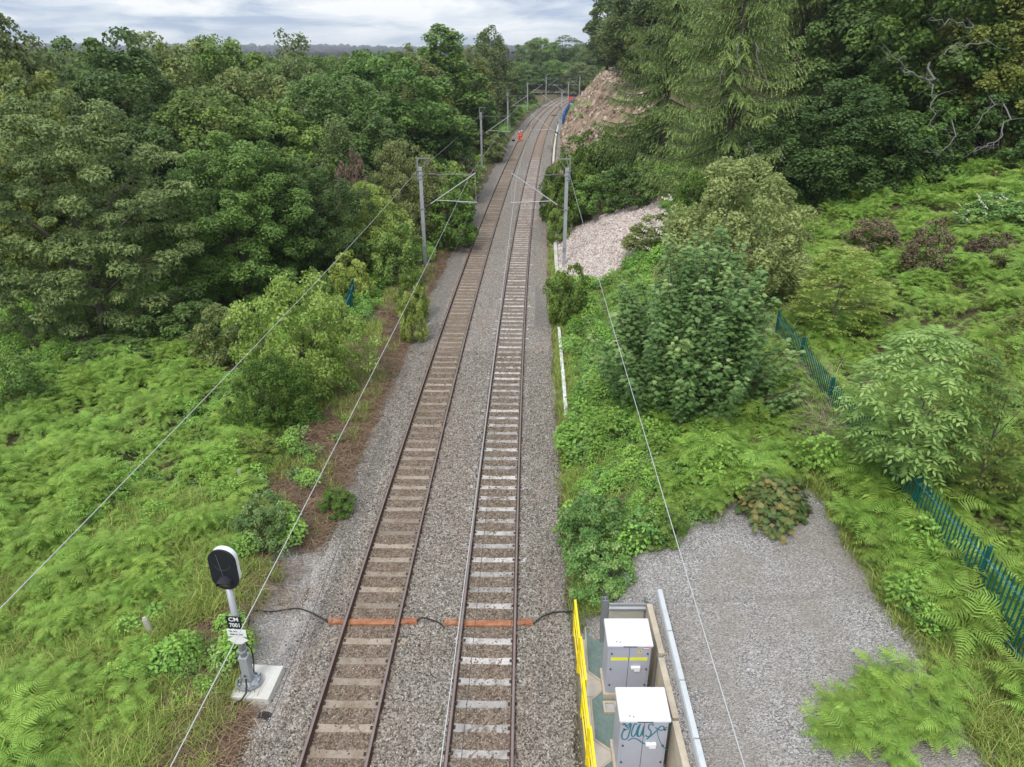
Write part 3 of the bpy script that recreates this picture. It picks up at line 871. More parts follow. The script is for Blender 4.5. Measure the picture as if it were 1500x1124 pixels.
cable([(om - .40, oy, -.10), (om - .25, oy + .12, -.08), (om, oy + .05, -.10), (om + .25, oy - .05, -.12), (om + .42, oy - .25, -.12)], 'black cable between the two orange bearers')
cable([(om + 2.93, oy - .1, -.1), (om + 3.2, oy + .15, -.07), (om + 3.6, oy + .35, -.1), (om + 4.15, oy + .42, -.16)], 'black cable from the right-hand orange bearer to the ballast edge')
c1 = on_plane(478, 902, -.1); c2 = on_plane(440, 892, -.1); c3 = on_plane(400, 896, -.1); c4 = on_plane(372, 895, 0); c5 = on_plane(362, 930, .05)
cable([(om - 2.93, oy - .02, -.1), c2, c3, c4, on_plane(366, 905, .1), c5], 'black cable from the left-hand orange bearer to the signal')
bm = bmesh.new()
r_ = random.Random(8)
vs = [bm.verts.new((.22 * math.cos(a) * (.6 + .5 * r_.random()), .14 * math.sin(a) * (.6 + .5 * r_.random()), .03 * r_.random())) for a in np.linspace(0, 6.28, 11)[:-1]]
f = bm.faces.new(vs); bm.normal_update(); bmesh.ops.solidify(bm, geom=[f], thickness=.02)
p = on_plane(387, 1048, -.12)
o = bobj('rubber_scrap', bm, RUBBER); o.location = p; tag(o, 'ragged scrap of black rubber on the ballast below the signal', 'debris')

# ------------------------------------------------------------------ equipment bay: path, mats, cabinets, walls
bm = bmesh.new()
path_pts = [(1.80, 14.55), (1.80, 7.4), (2.62, 7.4), (2.62, 10.2), (2.45, 14.55)]
f = bm.faces.new([bm.verts.new((x, y, -.10)) for x, y in path_pts]); bm.normal_update(); bmesh.ops.solidify(bm, geom=[f], thickness=.12)
bmesh.ops.recalc_face_normals(bm, faces=bm.faces)
bp = NT('path_concrete'); co = bp.coord('Object')
cc = bp.mix(bp.noise(co, 4, 6, .65), (.40, .35, .29), (.58, .53, .46))
jn = bp.math('GREATER_THAN', bp.math('ABSOLUTE', bp.math('SUBTRACT', bp.math('FRACT', bp.math('MULTIPLY', bp.n('ShaderNodeSeparateXYZ').outputs[1], .95)), .5)), .488)
sx_ = [x for x in bp.t.nodes if x.type == 'SEPXYZ'][0]; bp.l(co, sx_.inputs[0])
cc = bp.mix(bp.math('MULTIPLY', jn, .7), cc, (.16, .13, .10))
tag(bobj('path', bm, bp.done(bp.bsdf(cc, .9, 0, .2, bp.bump(bp.noise(co, 40, 3), .3, .01)))), kind='structure')
def flat_poly(name, pts, z, th, m, parent=None):
    bm = bmesh.new(); f = bm.faces.new([bm.verts.new((x, y, z)) for x, y in pts])
    q = bmesh.ops.extrude_face_region(bm, geom=[f]); bmesh.ops.translate(bm, vec=(0, 0, -th), verts=[v for v in q['geom'] if isinstance(v, bmesh.types.BMVert)])
    bmesh.ops.recalc_face_normals(bm, faces=bm.faces)
    return bobj(name, bm, m, parent)
def mat_thing(pix, label):
    P = [on_plane(a, b, -.07) for a, b in pix]; cx = sum(p.x for p in P) / len(P); cy = sum(p.y for p in P) / len(P)
    e = empty('grit_mat', (cx, cy, 0), 0, label, 'mat')
    pts = [(p.x - cx, p.y - cy) for p in P]
    flat_poly('mat_surface', pts, -.07, .025, MATG, e)
    t = Tubes()
    for (a, b) in zip(pts, pts[1:] + pts[:1]):
        L = math.hypot(b[0] - a[0], b[1] - a[1])
        if L < .05: continue
        t.add([(a[0], a[1], -.075), (b[0], b[1], -.075)], .028, 4)
    link('edging', t.mesh('edging'), CONCT, e)
mat_thing([(857.5, 919), (884, 917), (900, 960), (895, 1012), (880.7, 997), (861, 983)], 'green gritted mat beside the cabinet with the yellow stripe')
mat_thing([(883, 1011), (915, 1010), (912, 1085), (895, 1099), (871, 1083), (866, 1025)], 'green gritted mat beside the graffitied cabinet')
mat_thing([(898, 1112), (925, 1110), (925, 1190), (900, 1190), (883, 1165), (884, 1122)], 'green gritted mat at the bottom edge, nearest the camera')
e = empty('inspection_box', (2.42, 12.27, -.06), 0, 'small square concrete inspection box between the two mats', 'box')
bm = bmesh.new()
for a, b, c, d in ((-.14, 0, .05, .33), (.14, 0, .05, .33), (0, -.14, .23, .05), (0, .14, .23, .05)): box(bm, (a, b, 0), (c, d, .12), .006)
bobj('frame', bm, CONCT, e)
bm = bmesh.new(); box(bm, (0, 0, -.01), (.22, .22, .05), .005); bobj('lid', bm, plain('grey_lid', (.42, .41, .40), .7, 0, .1, 8, ((.25, .22, .18), .5)), e)

def cabinet(yf, label, kind):
    x0, W_, D_, H_ = 2.85, 1.03, .72, 1.60
    e = empty('equipment_cabinet', (x0, yf + D_ / 2, -.05), 0, label, 'cabinet')
    fy = -D_ / 2
    bm = bmesh.new(); box(bm, (0, 0, .04), (W_ + .1, D_ + .12, .18), .015); bobj('plinth', bm, CONCT, e)
    bm = bmesh.new(); box(bm, (0, 0, .13 + H_ / 2), (W_, D_, H_), .01); bobj('body', bm, CABG, e)
    bm = bmesh.new()
    zt0, zt1 = 1.74, 1.83
    o_ = .035
    pv = [(-W_ / 2 - o_, fy - .05, zt0), (W_ / 2 + o_, fy - .05, zt0), (W_ / 2 + o_, -fy + .05, zt1), (-W_ / 2 - o_, -fy + .05, zt1)]
    top = [bm.verts.new(p) for p in pv]; bot = [bm.verts.new((p[0], p[1], zt0 - .055)) for p in pv]
    bm.faces.new(top); bm.faces.new(bot[::-1])
    for k in range(4): bm.faces.new((top[k - 1], top[k], bot[k], bot[k - 1])[::-1])
    bmesh.ops.recalc_face_normals(bm, faces=bm.faces)
    bmesh.ops.bevel(bm, geom=bm.edges[:], offset=.012, segments=2, affect='EDGES')
    rf = bobj('roof', bm, ROOFW, e)
    bm = bmesh.new()
    for q in (-.32, -.24): cyl(bm, (q, fy + .07 + (q + .32) * -.25, zt0 + .012), .012, .03, 8)
    bobj('roof_bolt', bm, SEAM, rf)
    bm = bmesh.new(); box(bm, (.0, fy - .052, zt0 - .028), (.34, .006, .022), .002); bobj('vent_slot', bm, SEAM, rf)
    for nm, xa, xb in (('door', -W_ / 2 + .06, -.012), ('door', .0, W_ / 2 - .06)):
        bm = bmesh.new(); box(bm, ((xa + xb) / 2, fy - .007, .13 + .02 + (H_ - .08) / 2), (xb - xa, .022, H_ - .08), .004)
        dr = bobj(nm, bm, CABG, e)
        for zz in (.42, .95, 1.46):
            xs_ = xa + .02 if xa < -.1 else xb - .02
            bm = bmesh.new(); cyl(bm, (xs_, fy - .027, zz), .022, .03, 10, 'Y'); bobj('latch', bm, SEAM, dr)
        if xa > -.1:
            bm = bmesh.new(); box(bm, (.17, fy - .05, 1.02), (.23, .07, .07), .01); box(bm, (.205, fy - .05, .955), (.15, .07, .075), .01)
            hd = bobj('handle_cover', bm, WHITE, dr)
    bm = bmesh.new(); box(bm, (-.006, fy - .008, .13 + H_ / 2), (.011, .012, H_ - .09)); bobj('door_gap', bm, SEAM, e)
    if kind == 'stripe':
        for nm, xa, xb in (('stripe', -W_ / 2 + .07, -.03), ('stripe', .012, W_ / 2 - .07)):
            bm = bmesh.new(); box(bm, ((xa + xb) / 2, fy - .0195, 1.28), (xb - xa, .003, .095)); bobj('yellow_stripe', bm, YELS, e)
        bm = bmesh.new()
        f = bm.faces.new([bm.verts.new(v) for v in ((.18, fy - .021, 1.475), (.31, fy - .021, 1.475), (.245, fy - .021, 1.60))]); bm.normal_update(); bmesh.ops.solidify(bm, geom=[f], thickness=.003)
        wtri = bobj('warning_sign', bm, YEL, e)
        bm = bmesh.new()
        f = bm.faces.new([bm.verts.new((.245 + x, fy - .0245, 1.515 + z)) for x, z in ((.0, .055), (.012, .055), (.004, .03), (.016, .03), (-.006, -.02), (.0, .014), (-.012, .014))]); bm.normal_update(); bmesh.ops.solidify(bm, geom=[f], thickness=.001)
        bobj('lightning_symbol', bm, SEAM, wtri)
        bm = bmesh.new(); box(bm, (.40, fy - .0205, 1.63), (.13, .004, .085)); lb = bobj('label_plate', bm, WHITE, e)
        bm = bmesh.new(); box(bm, (.40, fy - .0235, 1.655), (.126, .003, .022)); box(bm, (.40, fy - .0235, 1.602), (.126, .003, .016)); bobj('red_bar', bm, RED, lb)
    if kind == 'graffiti':
        def st(X, Y): return ((X - 450 + (Y - 440) * .126) / 487 - .495, fy - .022, 1.655 - (Y - 440) / 330)
        S = [[(452, 462), (480, 450), (500, 470), (545, 438)],
             [(470, 445), (500, 485), (525, 480), (545, 450), (530, 520), (505, 590), (475, 612), (447, 598), (445, 560), (470, 515), (520, 500)],
             [(606, 455), (582, 452), (556, 505), (545, 560), (562, 580), (590, 552), (622, 468), (602, 555), (618, 582)],
             [(640, 450), (614, 535), (618, 575), (642, 568), (680, 470), (662, 556), (682, 580)],
             [(778, 470), (762, 449), (730, 465), (728, 498), (752, 530), (742, 570), (712, 582), (695, 562)],
             [(704, 610), (760, 565), (820, 510), (850, 477), (884, 478), (882, 508), (845, 515), (796, 486)],
             [(890, 490), (935, 485)], [(895, 506), (935, 505)],
             [(815, 510), (830, 590), (870, 670), (910, 715), (945, 722)],
             [(510, 622), (560, 598), (610, 610), (660, 645), (710, 660), (748, 654), (750, 632)]]
        t = Tubes()
        for s_ in S:
            P = [Vector(st(*p)) for p in s_]; out = []
            for i in range(len(P) - 1):
                p0 = P[max(i - 1, 0)]; p1, p2 = P[i], P[i + 1]; p3 = P[min(i + 2, len(P) - 1)]
                for tt in np.linspace(0, 1, 5)[:-1]:
                    out.append(.5 * ((2 * p1) + (p2 - p0) * tt + (2 * p0 - 5 * p1 + 4 * p2 - p3) * tt * tt + (3 * p1 - p0 - 3 * p2 + p3) * tt ** 3))
            out.append(P[-1])
            rad = .017 if s_ not in (S[6], S[7], S[8]) else .009
            t.add([tuple(p) for p in out], rad, 6)
        go_ = link('graffiti', t.mesh('graffiti'), SPRAY, e)
        for v in go_.data.vertices: v.co.y = fy - .020 + (v.co.y - (fy - .022)) * .18
    return e
cabinet(12.62, 'grey equipment cabinet with white roof and yellow stripe across its doors', 'stripe')
cabinet(10.52, 'grey equipment cabinet with white roof and teal graffiti on its doors', 'graffiti')

def wall_line(y): return float(mid(y)) + 6.0
e = empty('retaining_wall', (3.6, 11, 0), 0, 'low beige concrete panel retaining wall behind the two cabinets', 'wall')
ys = [14.42, 12.62, 10.82, 9.02, 7.2]
for a, b in zip(ys[:-1], ys[1:]):
    bm = bmesh.new(); yc = (a + b) / 2; L = a - b - .10
    box(bm, (wall_line(yc) - 3.6, yc - 11, .48), (.15, L, 1.7 + random.uniform(-.03, .05)), .012)
    bobj('wall_panel', bm, CONCT, e)
for y in ys:
    bm = bmesh.new(); xw = wall_line(y) - 3.6
    box(bm, (xw - .075, y - 11, .46), (.02, .18, 1.62)); box(bm, (xw + .075, y - 11, .46), (.02, .18, 1.62)); box(bm, (xw, y - 11, .46), (.128, .02, 1.62))
    bobj('king_post', bm, GALVD, e)
e = empty('end_wall', (3.05, 14.5, 0), 0, 'concrete panel with corrugated steel crash barrier behind the striped cabinet', 'wall')
bm = bmesh.new(); box(bm, (0.02, 0, .42), (.95, .13, 1.2), .01); bobj('wall_panel', bm, CONC, e)
pz = [1.36, 1.36, 1.33, 1.28, 1.25, 1.22, 1.17, 1.14, 1.09, 1.06, 1.06]; pd = [0, .035, .05, .05, .0, .0, .05, .05, .035, 0, 0]
bm = bmesh.new(); vv = []
for z, d in zip(pz[1:-1], pd[1:-1]): vv.append((bm.verts.new((-.46, -.08 - d, z)), bm.verts.new((.52, -.08 - d, z))))
for a, b in zip(vv[:-1], vv[1:]): bm.faces.new((a[0], a[1], b[1], b[0]))
bm.normal_update(); bmesh.ops.solidify(bm, geom=bm.faces[:], thickness=.006); bobj('crash_barrier', bm, GALV, e)
for xx, ww in ((-.56, .17), (.53, .06)):
    bm = bmesh.new(); box(bm, (xx, -.07, .6), (ww, .02, 1.6)); box(bm, (xx, .07, .6), (ww, .02, 1.6)); box(bm, (xx, 0, .6), (.02, .118, 1.6)); bobj('steel_post', bm, GALVD, e)
e = empty('edge_barrier', (3.88, 11, 1.3), 0, 'pale steel edge barrier in four lengths above the retaining wall', 'barrier')
bys = [14.55, 13.05, 11.55, 10.05, 8.55]
for a, b in zip(bys[:-1], bys[1:]):
    bm = bmesh.new(); yc = (a + b) / 2; xx = wall_line(yc) + .25 - 3.88
    ang = Euler((0, 0, -math.atan((wall_line(a) - wall_line(b)) / (a - b)))).to_matrix()
    box(bm, (xx, yc - 11, .38), (.12, a - b - .035, .05), .008, rot=ang); box(bm, (xx - .055, yc - 11, .25), (.035, a - b - .035, .22), .006, rot=ang)
    box(bm, (xx + .02, yc - 11 - .5, .16), (.07, .08, .40), .005); box(bm, (xx + .02, yc - 11 + .5, .16), (.07, .08, .40), .005)
    bobj('barrier_length', bm, GALVP, e)
# yellow hand rails
for k in range(5):
    ya = 14.78 - k * 1.32; yb = ya - 1.38
    x0 = 1.72 + (.05 if k % 2 else 0) - .012 * k
    e = empty('yellow_railing', (x0, (ya + yb) / 2, -.15), 0, 'yellow plastic hand rail panel beside the concrete path, %s from the far end' % ['first', 'second', 'third', 'fourth', 'fifth'][k], 'railing', 'yellow railings along the ballast edge')
    h = (ya - yb) / 2
    for q in (-1, 1):
        bm = bmesh.new(); box(bm, (0, q * (h - .05), .63), (.055, .055, 1.26), .008); bobj('post', bm, YEL, e)
    for zz, nm in ((1.24, 'top_rail'), (.75, 'middle_rail'), (.28, 'bottom_rail')):
        bm = bmesh.new(); box(bm, (0.0, 0, zz), (.06 if zz > 1 else .035, 2 * h, .055), .01); bobj(nm, bm, YEL, e)
# pale edging boards along the right of the ballast
def edging(ya, yb, u, label, grp, wd=.16, n=4):
    e = empty('edging_board', (float(mid(ya)) + u, ya, -.1), 0, label, 'edging', grp)
    L = (yb - ya) / n
    for k in range(n):
        y = ya + L * (k + .5); x = float(mid(y)) + u
        bm = bmesh.new(); an = -math.atan(float(mid(y + 1) - mid(y - 1)) / 2)
        box(bm, (x - e.location.x + random.uniform(-.02, .02), y - ya, .05), (wd, L - .04, .32), .012, rot=Euler((0, 0, an)).to_matrix())
        bobj('board', bm, WHITE if wd < .2 else CONCP, e)
edging(27.4, 38.4, 4.42, 'pale edging boards half sunk in the weeds right of the ballast', 'pale edging boards right of the ballast')
edging(47.5, 62.6, 4.55, 'pale edging boards at the foot of the white stone slope', 'pale edging boards right of the ballast', .26)
edging(106, 165, 4.35, 'white edging boards at the foot of the brown cutting', 'pale edging boards right of the ballast', .3, 12)

# ------------------------------------------------------------------ palisade fences
def palisade(pts, h, label, name='palisade_fence', m=TEAL, mrail=TEALSKY, step=.155, zoff=0.0, drop=0.0):
    """pts: post positions (x, y)"""
    b0 = pts[0]; e = empty(name, (b0[0], b0[1], terr1(*b0) + zoff), 0, label, 'fence')
    ox, oy_, oz = e.location
    for k, (x, y) in enumerate(pts):
        bm = bmesh.new(); z = terr1(x, y) + zoff - oz
        box(bm, (x - ox, y - oy_, z + h / 2 - .1), (.11, .06, h + .25), .006); bobj('post', bm, m, e)
    for a, b in zip(pts[:-1], pts[1:]):
        za, zb = terr1(*a) + zoff - oz, terr1(*b) + zoff - oz
        d = Vector((b[0] - a[0], b[1] - a[1], zb - za)); L = math.hypot(d.x, d.y)
        t = Tubes()
        for zz in (.35, h - .32):
            t.add([(a[0] - ox - .03, a[1] - oy_, za + zz), (b[0] - ox - .03, b[1] - oy_, zb + zz)], .032, 4)
        link('rail', t.mesh('rail'), mrail, e)
        V = []; F = []; n = int(L / step)
        tx, ty = d.x / L, d.y / L; nx, ny = -ty, tx
        for k in range(n):
            f = (k + .5) / n; px_, py_, pz_ = a[0] - ox + d.x * f, a[1] - oy_ + d.y * f, za + (zb - za) * f
            w2 = .035; q0 = len(V); hh = h + random.uniform(-.03, .03)
            off = .045
            for s_, dd in ((-1, .012), (0, -.006), (1, .012)):
                for zz in (0.02, hh - .12):
                    V.append((px_ + tx * w2 * s_ + nx * (off + dd), py_ + ty * w2 * s_ + ny * (off + dd), pz_ + zz))
            V.append((px_ + nx * off, py_ + ny * off, pz_ + hh))
            V.append((px_ - tx * .02 + nx * (off + .01), py_ - ty * .02 + ny * (off + .01), pz_ + hh - .03))
            V.append((px_ + tx * .02 + nx * (off + .01), py_ + ty * .02 + ny * (off + .01), pz_ + hh - .03))
            F += [(q0, q0 + 2, q0 + 3, q0 + 1), (q0 + 2, q0 + 4, q0 + 5, q0 + 3), (q0 + 1, q0 + 3, q0 + 6, q0 + 7), (q0 + 3, q0 + 5, q0 + 8, q0 + 6)]
        bm = bmesh.new(); bv = [bm.verts.new(v) for v in V]
        for f in F: bm.faces.new([bv[i] for i in f])
        bm.normal_update(); bmesh.ops.solidify(bm, geom=bm.faces[:], thickness=.004)
        bobj('pale_panel', bm, m, e)
    return e
fy_ = np.arange(7.2, 31.5, 3.2)
palisade([(float(mid(y)) + FENCE_U, float(y)) for y in fy_], 1.9, 'teal green steel palisade fence between the gravel yard and the bracken hill')
palisade([(-9.35, 37.4), (-9.5, 39.6), (-9.75, 41.6)], 1.8, 'short teal palisade fence in the bushes left of the tracks, nearer piece')
palisade([(-9.9, 51.6), (-9.75, 54.0), (-9.5, 56.3)], 1.8, 'short teal palisade fence beyond the leaning dead trunk left of the tracks')
# grey fence on the cutting crest
cp = hit(893, 104); 
palisade([(float(mid(y)) + 15.2, y) for y in (146.0, 149.0, 152.0)], 2.0, 'grey palisade fence at the top of the brown cutting', m=GALV, mrail=GALV, step=.3)
# blue sheeting
e = empty('blue_screen', (float(mid(160)) + 5.2, 160, -.2), 0, 'blue sheeting screen along the foot of the brown cutting', 'screen')
yb = list(np.arange(158, 236, 6.0))
for a, b in zip(yb[:-1], yb[1:]):
    bm = bmesh.new(); xa, xb = float(mid(a)) + 5.3, float(mid(b)) + 5.3
    an = Euler((0, 0, -math.atan((xb - xa) / (b - a)))).to_matrix()
    L = math.hypot(xb - xa, b - a); hgt_ = 2.0 + random.uniform(-.15, .2)
    box(bm, ((xa + xb) / 2 - e.location.x, (a + b) / 2 - 160, hgt_ / 2), (.05, L - .1, hgt_), .01, rot=an)
    for q in range(7):
        box(bm, ((xa + xb) / 2 - e.location.x - .03, (a + b) / 2 - 160 + (q - 3) * .8, hgt_ / 2), (.07, .12, hgt_ * .96), .02, rot=an)
    bobj('sheet_panel', bm, BLUEF, e)
e = empty('orange_barrier', (float(mid(240)) + 4.2, 240, -.2), 0, 'red orange netting barrier beyond the blue screen by the far curve', 'barrier')
bm = bmesh.new()
for k in range(12): box(bm, (-1.6 + k * .29, .06 * math.sin(k * 1.3), .85 + .12 * math.sin(k)), (.31, .05, 1.5 + .2 * math.sin(k * 2.1)), .01)
bobj('netting', bm, REDN, e)
for q in (-1.7, 0, 1.8):
    bm = bmesh.new(); box(bm, (q, .1, .9), (.08, .08, 1.9), .01); bobj('stake', bm, DEADW, e)

# ------------------------------------------------------------------ small lineside things
def stub(px, py, h, w_, m, label, nm='marker_post'):
    p = hit(px, py); bm = bmesh.new(); box(bm, (0, 0, h / 2 - .2), (w_, w_ * .8, h + .4), .02); box(bm, (0, 0, h + .02), (w_ * .7, w_ * .55, .06), .02)
    o = bobj(nm, bm, m); o.location = p; o.rotation_euler = (R(3), R(-4), R(20)); tag(o, label, 'post')
stub(224, 935, .75, .13, CONC, 'short grey concrete marker post among the bracken left of the signal')
stub(357, 715, .8, .12, CONCP, 'short pale marker post in the bracken up the line from the signal')
stub(432, 612, .9, .10, CONC, 'grey concrete stub at the foot of the bright hawthorn bush')
# ------------------------------------------------------------------ track workers
HIVIS = plain('hi_vis_orange', (.85, .075, .012), .7, 0, .12, 6)
SKIN = plain('skin', (.45, .27, .19), .6)
BOOT = plain('boot_black', (.03, .028, .026), .7)
REFL = plain('reflective_tape', (.7, .7, .66), .4)
def person(x, y, rz, label, pose, helmet):
    e = empty('person', (x, y, -.15), rz, label, 'person')
    vs = []; rad = []; ed = []
    def V_(p, r): vs.append(p); rad.append(r); return len(vs) - 1
    pel = V_((0, 0, .95), (.16, .12)); 
    bel = V_((0, .0, 1.12), (.15, .115)); ch = V_((0, -.02, 1.34), (.18, .125)); nk = V_((0, .0, 1.50), (.07, .07)); hb = V_((0, -.02, 1.60), (.085, .095)); hd = V_((0, -.02, 1.70), (.085, .10)); ht = V_((0, -.01, 1.77), (.06, .07))
    ed += [(pel, bel), (bel, ch), (ch, nk), (nk, hb), (hb, hd), (hd, ht)]
    no = V_((0, -.125, 1.655), (.018, .018)); ed.append((hd, no))
    for s, (kn, an_, toe) in zip((-1, 1), pose['legs']):
        hp = V_((s * .10, 0, .88), (.10, .11)); k_ = V_(kn, (.075, .08)); a_ = V_(an_, (.06, .06)); t_ = V_(toe, (.05, .04))
        ed += [(pel, hp), (hp, k_), (k_, a_), (a_, t_)]
    for s, (el, wr, hnd) in zip((-1, 1), pose['arms']):
        sh = V_((s * .20, -.01, 1.42), (.075, .075)); e_ = V_(el, (.055, .055)); w_ = V_(wr, (.04, .04)); h_ = V_(hnd, (.035, .025))
        ed += [(ch, sh), (sh, e_), (e_, w_), (w_, h_)]
        d = (Vector(hnd) - Vector(wr)).normalized(); sd2 = d.cross(Vector((0, 0, 1)))
        if sd2.length < .1: sd2 = d.cross(Vector((0, 1, 0)))
        sd2.normalize()
        for q in range(5):
            off = (q - 1.5) * .02
            if q == 4:
                f1 = Vector(wr) + d * .03 + sd2 * -.05; f2 = f1 + d * .03 - sd2 * .01
                i1 = V_(tuple(f1), (.011, .011)); i2 = V_(tuple(f2), (.009, .009)); ed += [(w_, i1), (i1, i2)]
            else:
                f1 = Vector(hnd) + sd2 * off + d * .04; f2 = f1 + d * (.035 + .006 * (1.5 - abs(q - 1.5))) + Vector((0, -.012, 0))
                i1 = V_(tuple(f1), (.010, .010)); i2 = V_(tuple(f2), (.008, .008)); ed += [(h_, i1), (i1, i2)]
    me = bpy.data.meshes.new('person_body'); me.from_pydata(vs, ed, [])
    o = bpy.data.objects.new('body', me); COL.objects.link(o)
    sk = o.modifiers.new('skin', 'SKIN'); sb = o.modifiers.new('sub', 'SUBSURF'); sb.levels = 2; sb.render_levels = 2
    if not me.skin_vertices: 
        bm = bmesh.new(); bm.from_mesh(me); bm.verts.layers.skin.verify(); bm.to_mesh(me); bm.free()
    for i, r_ in enumerate(rad):
        me.skin_vertices[0].data[i].radius = r_; me.skin_vertices[0].data[i].use_root = (i == 0)
    dg = bpy.context.evaluated_depsgraph_get(); dg.update()
    m2 = bpy.data.meshes.new_from_object(o.evaluated_get(dg)); bpy.data.objects.remove(o)
    m2.materials.clear(); smooth(m2)
    ob = link('body', m2, [HIVIS, SKIN, BOOT, REFL], e)
    hands = [Vector(a[2]) for a in pose['arms']]
    for p_ in m2.polygons:
        c = p_.center; mi = 0
        if c.z > 1.53: mi = 1
        elif c.z < .12: mi = 2
        elif any((c - h).length < .11 for h in hands): mi = 1
        elif abs(c.z - 1.13) < .03 or abs(c.z - .42) < .025 or abs(c.z - 1.25) < .02: mi = 3
        p_.material_index = mi
    bm = bmesh.new(); sphere(bm, (0, -.015, 1.735), (.125, .15, .10), 16, 10)
    bmesh.ops.delete(bm, geom=[v for v in bm.verts if v.co.z < 1.715], context='VERTS')
    box(bm, (0, -.15, 1.722), (.16, .09, .012), .004)
    bobj('helmet', bm, helmet, e, False)
    bm = bmesh.new()
    for s in (-1, 1): sphere(bm, (s * .035, -.105, 1.69), .012, 8, 6)
    bobj('eyes', bm, BOOT, e)
    bm = bmesh.new(); box(bm, (0, -.112, 1.615), (.05, .012, .012), .003); bobj('mouth', bm, plain('lips', (.3, .12, .1)), e)
    return e
pa = on_plane(760.5, 208.5, -.15); pb = on_plane(764.5, 206.5, -.15)
stand = dict(legs=[((-.11, -.03, .5), (-.12, .02, .09), (-.13, -.14, .05)), ((.12, -.02, .5), (.14, .03, .09), (.16, -.13, .05))],
             arms=[((-.30, .0, 1.17), (-.28, -.12, .96), (-.27, -.16, .89)), ((.31, .02, 1.17), (.27, -.16, 1.06), (.22, -.25, 1.05))])
walk = dict(legs=[((-.10, -.12, .5), (-.11, -.16, .09), (-.11, -.33, .06)), ((.11, .0, .5), (.12, .22, .12), (.12, .10, .05))],
            arms=[((-.28, .08, 1.17), (-.27, .02, .94), (-.27, -.01, .86)), ((.29, -.04, 1.17), (.27, -.18, .99), (.26, -.24, .93))])
person(pa.x, pa.y, R(20), 'person in bright orange work suit standing in the left-hand track', stand, WHITE)
person(pb.x - .06, pb.y, R(-120), 'person in orange work suit just right of another worker, half hidden', walk, WHITE)
bg_ = on_plane(752, 207, -.15)
e = empty('tool_bag', (bg_.x, bg_.y, -.2), R(15), 'black tool bag on the ballast beside the two workers', 'bag')
bm = bmesh.new(); box(bm, (0, 0, .17), (.55, .35, .34), .09); bobj('bag_body', bm, RUBBER, e)
tubeobj('bag_handle', [(-.18, 0, .32), (-.12, 0, .47), (.12, 0, .47), (.18, 0, .32)], .02, RUBBER, e)
# ------------------------------------------------------------------ vegetation: leaf and branch builders
def unit(a): return a / (np.linalg.norm(a, axis=-1, keepdims=True) + 1e-9)

def leaf_quads(P, Nn, T, L, W):
    B = unit(np.cross(Nn, T))
    L = np.broadcast_to(np.asarray(L, float), (len(P),))[:, None]; W = np.broadcast_to(np.asarray(W, float), (len(P),))[:, None]
    V = np.stack([P - T * L * .5, P + B * W * .5 - T * L * .05, P + T * L * .5 , P - B * W * .5 - T * L * .05], 1).reshape(-1, 3)
    F = np.arange(len(P) * 4).reshape(-1, 4)
    return V, F

PROF = {
    'oak': [(0, .5), (.12, .85), (.35, 1), (.6, .93), (.8, .68), (.93, .38), (1, .1)],
    'round': [(0, .35), (.2, .8), (.45, 1), (.7, .9), (.88, .6), (1, .12)],
    'tall': [(0, .45), (.15, .8), (.4, 1), (.65, .8), (.85, .5), (1, .08)],
    'bush': [(0, .8), (.2, 1), (.5, .97), (.75, .75), (.92, .42), (1, .12)],
    'cone': [(0, .9), (.1, 1), (.5, .6), (.8, .28), (1, .03)],
}
def crown_mesh(name, seed, H, Rr, z0, ncl, per, cs, L, W, prof='oak', flat=.6, droop=0.0, inner=.42, lobes=.22, upb=.55, zst=1.0, spread=.5, tipy=0.0):
    r = np.random.default_rng(seed)
    pz, pr = zip(*PROF[prof])
    h = r.random(ncl * 3); env = np.interp(h, pz, pr)
    keep = r.random(ncl * 3) < env; h = h[keep][:ncl]; n = len(h); env = np.interp(h, pz, pr)
    th = r.random(n) * 2 * PI
    ph = r.random(6) * 6.28
    lob = 1 + lobes * (np.sin(2 * th + ph[0] + 3 * h) + np.sin(3 * th + ph[1] - 5 * h) * .8 + np.sin(5 * th + ph[2] + 7 * h) * .6) * .6
    rad = Rr * env * lob * (1 - inner * r.random(n) ** 1.6)
    inn = r.random(n) < .15; rad = np.where(inn, rad * r.random(n), rad)
    Hn = H - z0
    C = np.stack([rad * np.cos(th), rad * np.sin(th), z0 + h * Hn + (r.random(n) - .5) * .06 * Hn], 1)
    out = unit(np.stack([np.cos(th), np.sin(th), (h - .45) * 1.6], 1))
    S = cs * (.55 + .8 * r.random(n))
    ct = r.random(n)
    idx = np.repeat(np.arange(n), per); m = len(idx)
    D = unit(r.normal(size=(m, 3)) + .55 * out[idx] + np.array([0, 0, upb]))
    rr = (.35 + .65 * r.random(m) ** .6)[:, None] * S[idx][:, None]
    P = C[idx] + D * rr * np.array([1, 1, flat * zst])
    if droop: P[:, 2] -= droop * (r.random(m) ** 2) * S[idx]
    Nn = unit(D * .55 + np.array([0, 0, .75]) + r.normal(size=(m, 3)) * spread)
    T = unit(np.cross(Nn, r.normal(size=(m, 3))) + (np.array([0, 0, -1.2 * droop]) if droop else 0))
    sz = .7 + .6 * r.random(m)
    V, F = leaf_quads(P, Nn, T, L * sz, W * sz)
    tint = np.clip(.5 * ct[idx] + .5 * r.random(m) + .12 * tipy * (D[:, 2] > .5), 0, 1)
    return nmesh(name, V, F, fattrs=dict(tint=tint)), C

